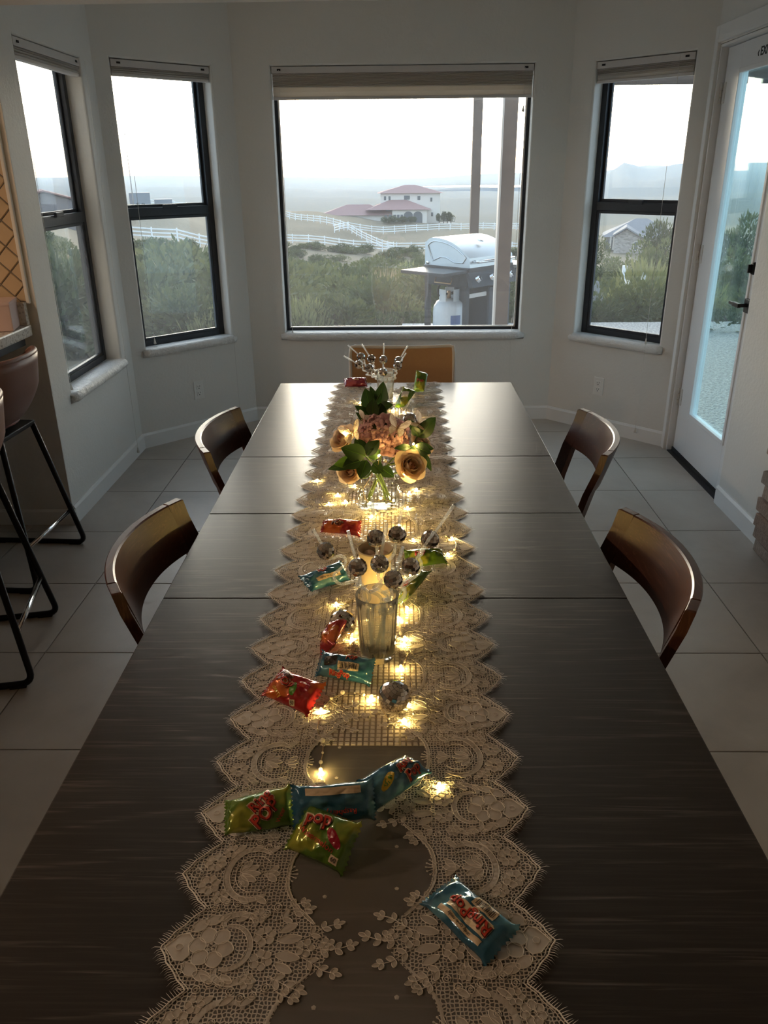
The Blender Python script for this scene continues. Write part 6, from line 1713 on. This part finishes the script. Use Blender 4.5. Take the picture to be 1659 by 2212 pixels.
def shrub_mesh(seed, n, lobes, ll, lw, upright=0.3, shell=0.55):
    r = random.Random(seed); mb = MB(); V, Fc = mb.v, mb.f
    cs = [(Vector((r.uniform(-.55, .55), r.uniform(-.55, .55), r.uniform(0.25, 0.75))), r.uniform(0.30, 0.52)) for _ in range(lobes)]
    for _ in range(n):
        c, R_ = cs[r.randrange(lobes)]
        d = Vector((r.gauss(0, 1), r.gauss(0, 1), r.gauss(0, 1))).normalized(); p = c + d * R_ * (shell + (1 - shell) * r.random() ** 0.5)
        p.z = max(p.z, 0.02) 
        ax = (d + Vector((r.uniform(-.6, .6), r.uniform(-.6, .6), upright + r.uniform(-.4, .6)))).normalized(); sd = ax.orthogonal().normalized(); sd = Matrix.Rotation(r.uniform(0, 6.28), 3, ax) @ sd
        L, W_ = ll * r.uniform(.6, 1.3), lw * r.uniform(.7, 1.2); k = len(V)
        V.extend([p, p + ax * L * .5 + sd * W_, p + ax * L, p + ax * L * .5 - sd * W_]); Fc.append((k, k + 1, k + 2, k + 3))
    return mb
def stems_mesh(seed, n=7, h=0.7):
    r = random.Random(seed); mb = MB()
    for _ in range(n):
        a = r.uniform(0, 6.28); q = r.uniform(.1, .5)
        mb.tube([(0.05 * cos(a), 0.05 * sin(a), 0), (q * .5 * cos(a), q * .5 * sin(a), h * .5), (q * cos(a), q * sin(a), h)], [0.025, 0.017, 0.008], 5)
    return mb
KINDS_ = [('brush_dark', 'dense dark green brush shrub on the slope', 2300, 7, .12, .030, .2), ('brush_olive', 'olive green rounded shrub on the slope', 2300, 8, .11, .028, .2), ('brush_pale', 'pale feathery shrub with upright shoots on the slope', 1500, 6, .22, .018, 1.4), ('brush_dry', 'dry straw coloured weed clump on the slope', 900, 4, .30, .010, 2.2)]
protos = []
for k, (m, lab, n, lo, ll, lw, up) in enumerate(KINDS_):
    for s in range(2):
        protos.append((k, shrub_mesh(40 + k * 5 + s, n, lo, ll, lw, up).mesh('foliage', m), stems_mesh(60 + k * 5 + s).mesh('stem', 'bark')))
rs = random.Random(77)
def put_shrub(az, d, h, k, wd=1.0, lab=None, grp='brush on the hillside', name='shrub'):
    kk, fm, sm = rs.choice([p for p in protos if p[0] == k]); p = pol(az, d, -0.05)
    r = thing(name, lab or KINDS_[k][1], 'shrub', p, rs.uniform(0, 6.28), grp)
    r.scale = (h * wd, h * wd, h)
    link('foliage', fm, r); link('stem', sm, r)
    return r
WIN = [(-24.5, -22.0, 9, 55, 12, -.052, 'side window'), (-19.5, -10.0, 9.5, 95, 36, -.066, 'sash window on the bar side'), (-8.6, 8.8, 10.8, 128, 92, -.088, 'picture window'), (12.2, 18.8, 11.0, 110, 42, -.112, 'sash window beside the door'), (20.0, 27.0, 11.0, 110, 30, -.105, 'glass door')]
SPOTS = []
for (a0, a1, d0, d1, n, lim, wh) in WIN:
    for k in range(n):
        f = (k + rs.random()) / n; d = d0 * (d1 / d0) ** (f ** 0.9)
        az = rs.uniform(a0, a1)
        kd = rs.choices((0, 1, 2, 3), (7, 5, 0.8, 0.5) if d < 30 else (7, 5, 0.2, 0.4))[0]
        lm = lim if d < 40 else lerp(lim, lim * 0.86, clamp((d - 40) / 60))
        hmax = clamp((CAMZ + lm * d - ground_z(az, d)) / 1.22, 0.28, 1.75)
        h = hmax * rs.uniform(0.62, 1.0); w_ = rs.uniform(0.95, 1.5) * (1.0 if h > 0.6 else 1.35)
        best = None
        for _ in range(14):                  # look for a free spot
            q = pol(az, d); gap = min([math.hypot(q.x - x, q.y - y) / (0.62 * (h * w_ + r)) for x, y, r in SPOTS] or [9])
            if best is None or gap > best[0]: best = (gap, az, d)
            if gap > 1: break
            az = rs.uniform(a0, a1); d = d * rs.uniform(0.93, 1.07)
        _, az, d = best; q = pol(az, d); SPOTS.append((q.x, q.y, h * w_))
        put_shrub(az, d, h, kd, w_, KINDS_[kd][1] + ' beyond the ' + wh)
for k in range(30):                          # brush up against the lower fence
    az = lerp(-8.8, 9.0, (k + rs.random() * 0.8) / 30); kd = rs.choice((0, 0, 1))
    put_shrub(az, rs.uniform(104, 128), rs.uniform(0.75, 1.15), kd, rs.uniform(1.8, 2.4), KINDS_[kd][1] + ' just below the white fence')
# feathery pale shoots just beyond the windows
for (az, d, h, k) in ((-6.8, 9.8, 0.62, 2), (-5.0, 10.1, 0.85, 1), (-1.8, 10.6, 0.55, 3), (-3.4, 10.2, 0.75, 0), (0.2, 10.6, 0.7, 1), (-11.6, 8.9, 0.75, 2), (-13.6, 8.8, 0.45, 3), (-15.4, 9.6, 0.9, 1), (-17.6, 9.2, 0.9, 0), (-13.0, 10.5, 0.95, 0), (8.6, 11.3, 0.8, 1), (15.2, 11.8, 1.0, 1), (17.2, 12.5, 1.15, 2)):
    put_shrub(az, d, h * 0.8, k, 1.1, KINDS_[k][1] + ' close outside the windows')
def put_tree(u, vtop, d, wd, k, lab, name='tree'):
    az = math.degrees(atan2(ray(u, 400).x, ray(u, 400).y)); b = pol(az, d, -0.1); top = at(u, vtop, d)
    h = top.z - b.z
    kk, fm, sm = protos[k * 2 + rs.randrange(2)]
    r = thing(name, lab, 'tree', b, rs.uniform(0, 6.28), 'trees around the neighbouring houses')
    c = link('crown', fm, r, (0, 0, h * 0.22)); c.scale = (wd, wd, h * 0.72)
    MB().tube([(0, 0, 0), (0.02 * h, 0, h * 0.3), (0.0, 0.02 * h, h * 0.6)], [0.04 * h, 0.03 * h, 0.015 * h], 7).build('trunk', 'bark', r, True)
    return r
put_tree(1424, 506, 52, 1.7, 1, 'broad green tree in front of the stone gabled house')
put_tree(1456, 480, 60, 1.9, 0, 'tall dark tree beside the stone gabled house')
put_tree(1378, 560, 40, 1.2, 1, 'low round tree below the stone gabled house')
put_tree(1302, 500, 75, 1.2, 1, 'yellowish palm like tree at the corner of the stone gabled house')
put_tree(1318, 566, 45, 1.1, 0, 'dark bush tree below the driveway')
put_tree(1636, 446, 48, 1.9, 1, 'large rounded oak seen through the glass door')
put_tree(1560, 530, 44, 1.0, 0, 'dark oak behind the boulder')
put_tree(1650, 522, 28, 1.1, 1, 'pale green tree behind the garden urn')
for u in (1068 - 40, 960, 968, 976, 950):
    put_tree(u, 456 + (u % 7), 205, 1.0, 0, 'slim dark cypress beside the hilltop villa', 'cypress_tree')
for (u, v, w) in ((862, 467, 2.2), (888, 468, 1.6), (838, 469, 1.6), (870, 468, 1.3)):
    put_tree(u, v, 196, w, 0, 'clipped shrub in front of the villa arches', 'villa_shrub')

# ------------------------------------------------------------------ white rail fences
plain('fence_white', (0.78, 0.80, 0.82), 0.5)
post_me = MB().bbox(-0.07, 0.07, -0.07, 0.07, 0.0, 1.55, 0.01).mesh('post', 'fence_white')
rail_me = MB().box(0, 1, -0.03, 0.03, -0.075, 0.075).mesh('rail', 'fence_white')
def fence(label, pts, step, nr=3, ht=1.45):
    """pts: (az, d)"""
    P_ = [pol(a, d) for a, d in pts]
    out = [P_[0]]
    for a, b in zip(P_[:-1], P_[1:]):
        n = max(1, int(round((b - a).length / step)))
        for k in range(1, n + 1):
            q = a.lerp(b, k / n); q.z = gxy(q.x, q.y); out.append(q)
    root = thing('rail_fence', label, 'fence', out[0], 0, 'white ranch rail fences')
    for i, p in enumerate(out):
        link('post', post_me, root, p - out[0])
        if i:
            a, b = out[i - 1], p
            for r in range(nr):
                z = ht * (0.92 - 0.30 * r)
                d = b - a; o = link('rail', rail_me, root, a - out[0] + Vector((0, 0, z)))
                o.rotation_euler = d.to_track_quat('X', 'Z').to_euler(); o.scale = (d.length, 1, 1)
    return root
azof = lambda u, v=480: math.degrees(atan2(ray(u, v).x, ray(u, v).y))
fence('white rail fence crossing the slope above the brush', [(azof(560), 142), (azof(700), 141), (azof(920), 140), (azof(1140), 142)], 2.45)
fence('white rail fence running downhill across the slope to meet the brush fence', [(azof(590), 192), (azof(750), 166), (azof(850), 144)], 2.6)
fence('white rail fence below the hilltop villa', [(azof(722), 160), (azof(752), 168), (azof(900), 176), (azof(1020), 180), (azof(1140), 182)], 2.6)
fence('white rail fence through the brush beyond the sash window', [(azof(270), 108), (azof(380), 106), (azof(475), 104)], 3.0)
fence('white rail fence on the ridge by the parked trailers', [(azof(310), 158), (azof(380), 160), (azof(460), 163)], 2.8)
fence('short white rail fence below the stone gabled house', [(azof(1360), 30), (azof(1405), 27)], 2.3, 2, 1.1)

# ------------------------------------------------------------------ far houses
plain('villa_wall', (0.68, 0.63, 0.58), 0.8); plain('villa_roof', (0.33, 0.20, 0.185), 0.85, var=0.15, scale=2); plain('dark_opening', (0.10, 0.11, 0.12), 0.4); plain('barn_wall', (0.26, 0.23, 0.23), 0.8); plain('barn_roof', (0.30, 0.16, 0.14), 0.85)
t = NT('stone_wall'); vo = t.node('TexVoronoi', i_Scale=3.2); t.l.new(t.coord('Object', (1, 1, 2.2)), vo.inputs['Vector']); t.done(t.pbsdf(t.mix(vo.outputs['Color'], (0.20, 0.18, 0.17), (0.42, 0.38, 0.35)), 0.9))
plain('slate_roof', (0.20, 0.20, 0.215), 0.8, var=0.15, scale=3)
def hip(mb, x0, x1, y0, y1, z0, z1, ov=0.5, ridge=0.35):
    x0 -= ov; x1 += ov; y0 -= ov; y1 += ov; ym = (y0 + y1) / 2; rl = min((y1 - y0) / 2 / max(ridge * 2, .3), (x1 - x0) * 0.42)
    return mb.add([(x0, y0, z0), (x1, y0, z0), (x1, y1, z0), (x0, y1, z0), (x0 + rl, ym, z1), (x1 - rl, ym, z1)], [(0, 1, 5, 4), (1, 2, 5), (2, 3, 4, 5), (3, 0, 4), (3, 2, 1, 0)])
az0 = azof(830, 478); vbp = pol(az0, 205); va = -radians(az0)
villa = thing('villa', 'long cream hilltop villa with red tile hip roofs and arched porch', 'house', vbp, va)
S = 205 / FPX * 1.02
def vx(u): return (u - 830) * S
MB().box(vx(823), vx(943), 4, 14, -2.2, 6.1).build('tower_wall', 'villa_wall', villa)
hip(MB(), vx(823), vx(943), 4, 14, 6.1, 7.9, 0.8).build('tower_roof', 'villa_roof', villa, fix=True)
MB().box(vx(846), vx(915), 0.2, 4.2, -2.2, 2.4).build('porch_wall', 'villa_wall', villa)
hip(MB(), vx(800), vx(917), 0.2, 9, 2.5, 4.9, 0.8).build('porch_roof', 'villa_roof', villa, fix=True)
MB().box(vx(705), vx(850), 1.0, 9, -2.2, 1.3).build('wing_wall', 'villa_wall', villa)
hip(MB(), vx(705), vx(850), 1.0, 9, 1.3, 3.6, 0.9).build('wing_roof', 'villa_roof', villa, fix=True)
for u in (878, 897):
    pts = [(-1.1, -1.4), (1.1, -1.4), (1.1, 0.6)] + [(1.1 * cos(a), 0.6 + 0.9 * sin(a)) for a in [pi * k / 8 for k in range(1, 8)]] + [(-1.1, 0.6)]
    MB().add([(vx(u) + x, 0.15, z + 0.6) for x, z in pts], [tuple(range(len(pts)))]).build('arch', 'dark_opening', villa, fix=True)
for u in (833, 842, 851, 858, 865):
    MB().box(vx(u) - 0.3, vx(u) + 0.3, 0.1, 0.22, -0.6, 1.4).build('porch_window', 'dark_opening', villa)
for (u, z, w) in ((832, 5.0, .5), (841, 5.0, .5), (876, 5.1, 1.4), (900, 5.0, .7), (925, 4.6, .5), (927, 1.2, .5)):
    MB().box(vx(u) - w / 2, vx(u) + w / 2, 3.94, 4.02, z - 0.45, z + 0.45).build('tower_window', 'dark_opening', villa)
# barn seen from the side window
bb = at(118, 447, 82); bz = gxy(bb.x, bb.y)
barn = thing('barn', 'grey barn with a red pitched roof seen through the side window', 'barn', (bb.x, bb.y, bz), radians(24))
bw = 2.5
MB().add([(-3.4, 0, -0.6), (1.9, 0, -0.6), (1.9, 0, 1.9), (-0.75, 0, 2.65), (-3.4, 0, 1.9), (-3.4, 6, -0.6), (1.9, 6, -0.6), (1.9, 6, 1.9), (-0.75, 6, 2.65), (-3.4, 6, 1.9)], [(0, 1, 2, 3, 4), (9, 8, 7, 6, 5), (0, 5, 6, 1), (1, 6, 7, 2), (4, 9, 5, 0)]).build('barn_wall', 'barn_wall', barn, fix=True)
for (xa, xb, za, zb) in ((-3.8, -0.75, 1.85, 2.72), (-0.75, 2.3, 2.72, 1.85)):
    MB().add([(xa, -0.4, za), (xb, -0.4, zb), (xb, 6.4, zb), (xa, 6.4, za), (xa, -0.4, za + .12), (xb, -0.4, zb + .12), (xb, 6.4, zb + .12), (xa, 6.4, za + .12)], [(0, 1, 2, 3), (7, 6, 5, 4), (0, 4, 5, 1), (1, 5, 6, 2), (2, 6, 7, 3), (3, 7, 4, 0)]).build('barn_roof', 'barn_roof', barn, fix=True)
MB().box(-0.2, 0.5, -0.03, 0.02, 0.7, 1.15).build('barn_window', 'dark_opening', barn)
# parked trailers and pole on the ridge
plain('trailer_grey', (0.16, 0.17, 0.20), 0.6); plain('trailer_pale', (0.42, 0.40, 0.40), 0.6)
for (u, d, w, h, m, lab) in ((302, 150, 3.4, 1.75, 'trailer_grey', 'dark boxy trailer parked under the tall pole'), (352, 153, 3.0, 1.35, 'trailer_grey', 'low dark trailer parked by the ridge fence')):
    p = pol(azof(u, 430), d); r = thing('trailer', lab, 'trailer', p, -radians(azof(u, 430)))
    MB().bbox(-w / 2, w / 2, 0, 2.2, 0.45, 0.45 + h, 0.08).build('trailer_body', m, r, fix=True)
    MB().bbox(-w / 2 - 0.02, w / 2 + 0.02, -0.03, 2.2, 0.45 + h, 0.52 + h, 0.02).build('trailer_roof', 'trailer_pale', r, fix=True)
    for x in (-0.45, 0.45): MB().lathe([(0, -0.1), (0.33, -0.1), (0.33, 0.1), (0, 0.1)], 16, Matrix.Translation((x, 0.05, 0.33)) @ Matrix.Rotation(pi / 2, 4, 'X')).build('wheel', 'rubber', r, True)
pp = pol(azof(287, 430), 146); ph = at(277, 290, 146).z - pp.z
fp = thing('flag_pole', 'tall thin grey pole on the ridge', 'pole', pp)
MB().tube([(0, 0, 0), (0, 0, ph)], [0.11, 0.05], 8).build('pole_shaft', 'trailer_pale', fp, True)
MB().ball((0, 0, ph), 0.12, 8, 6).build('pole_cap', 'trailer_pale', fp, True)
# stone gabled house
azs = azof(1352, 530); hp = pol(azs, 112); S2 = 112 / FPX * 1.03
sh = thing('stone_house', 'grey roofed house with a stone gable among the trees', 'house', hp, -radians(azs))
def hx(u): return (u - 1352) * S2
def hz(v): return (532 - v) * S2 * 0.98
gab = [(hx(1330), -1.0), (hx(1385), -1.0), (hx(1385), hz(505)), (hx(1350), hz(488)), (hx(1330), hz(500))]
MB().add([(x, 0, z) for x, z in gab] + [(x, 5, z) for x, z in gab], [tuple(range(5)), tuple(range(9, 4, -1))] + [(i, 5 + i, 5 + (i + 1) % 5, (i + 1) % 5) for i in range(5)]).build('gable_wall', 'stone_wall', sh, fix=True)
for (ua, va_, ub, vb_) in ((1326, 501, 1350, 486), (1350, 486, 1390, 508)):
    a, b = (hx(ua), hz(va_)), (hx(ub), hz(vb_))
    MB().add([(x, y, z + dz) for dz in (0, .18) for (x, z) in (a, b) for y in (-0.5, 6)], [(0, 1, 3, 2), (6, 7, 5, 4), (0, 4, 5, 1), (2, 3, 7, 6), (0, 2, 6, 4), (1, 5, 7, 3)]).build('gable_roof', 'slate_roof', sh, fix=True)
MB().box(hx(1310), hx(1445), 3.5, 12, -1.0, hz(505)).build('main_wall', 'stone_wall', sh)
hip(MB(), hx(1310), hx(1445), 3.5, 12, hz(506), hz(474), 0.5).build('main_roof', 'slate_roof', sh, fix=True)
MB().box(hx(1366), hx(1375), -0.06, 0.05, hz(527), hz(510)).build('gable_window', 'villa_wall', sh)
MB().box(hx(1367), hx(1374), -0.08, 0.05, hz(526), hz(511)).build('window_pane', 'dark_opening', sh)
for u in (1322, 1328): MB().box(hx(u) - 0.12, hx(u) + 0.12, 3.0, 3.3, hz(530), hz(505)).build('porch_column', 'villa_wall', sh)
MB().box(hx(1312), hx(1330), 3.44, 3.52, hz(530), hz(512)).build('porch_opening', 'dark_opening', sh)

# ------------------------------------------------------------------ garden urn and rocks beyond the door
up = onz(1652, 760, -0.13)
urn = thing('garden_urn', 'dark cast urn with a beaded rim on the patio beyond the door', 'urn', up)
plain('cast_iron', (0.045, 0.045, 0.045), 0.6, 0.3, var=0.3, scale=20, bump=0.2)
rimz = at(1640, 540, math.hypot(up.x, up.y)).z + 0.13
sc_ = rimz / 0.9
smooth_by_angle(MB().lathe([(r * sc_, z * sc_) for r, z in ((0, 0), (0.17, 0), (0.17, 0.06), (0.11, 0.09), (0.075, 0.16), (0.085, 0.26), (0.11, 0.40), (0.13, 0.62), (0.17, 0.74), (0.235, 0.83), (0.245, 0.86), (0.225, 0.865), (0.16, 0.80), (0, 0.78))], 40).build('urn_body', 'cast_iron', urn, fix=True), 50)
for k in range(40):
    a = 2 * pi * k / 40
    if k == 0: bead = MB().ball((0, 0, 0), 0.020 * sc_, 8, 6, (1, 1, 1.5)).mesh('rim_bead', 'cast_iron', True)
    link('rim_bead', bead, urn, (0.240 * sc_ * cos(a), 0.240 * sc_ * sin(a), 0.87 * sc_))
plain('granite_rock', (0.26, 0.26, 0.255), 0.9, var=0.3, scale=5, bump=0.5)
def boulder(u, v, d, r, lab, seed):
    az = azof(u, v); p = pol(az, d, 0); top = at(u, v, d)
    o = thing('boulder', lab, 'rock', (p.x, p.y, p.z - 0.1 * r), seed)
    h = max(top.z - p.z, r)
    mb = MB().ball((0, 0, 0), 1, 24, 16)
    for q in mb.v:
        w = 1 + 0.28 * noise.noise(q * 1.3 + Vector((seed * 5, 0, 0))) + 0.10 * noise.noise(q * 3.4 + Vector((seed, 3, 0)))
        q *= w; q.x *= r; q.y *= r; q.z = q.z * h * 0.62 + h * 0.40
    mb.build('boulder_stone', 'granite_rock', o, True)
    for k in range(3):
        a = k * 2.2 + seed
        m2 = MB().ball((0, 0, 0), r * 0.22, 10, 8)
        for q in m2.v: q *= 1 + 0.3 * noise.noise(q * 9 + Vector((k, seed, 0)))
        m2.build('loose_stone', 'granite_rock', o, True, (r * 1.15 * cos(a), r * 1.15 * sin(a), 0.1 * r))
boulder(1589, 562, 40, 0.62, 'large pale boulder among the brush beyond the door', 1)
boulder(1290, 608, 14.0, 0.12, 'small white rock in the brush below the sash window by the door', 2)
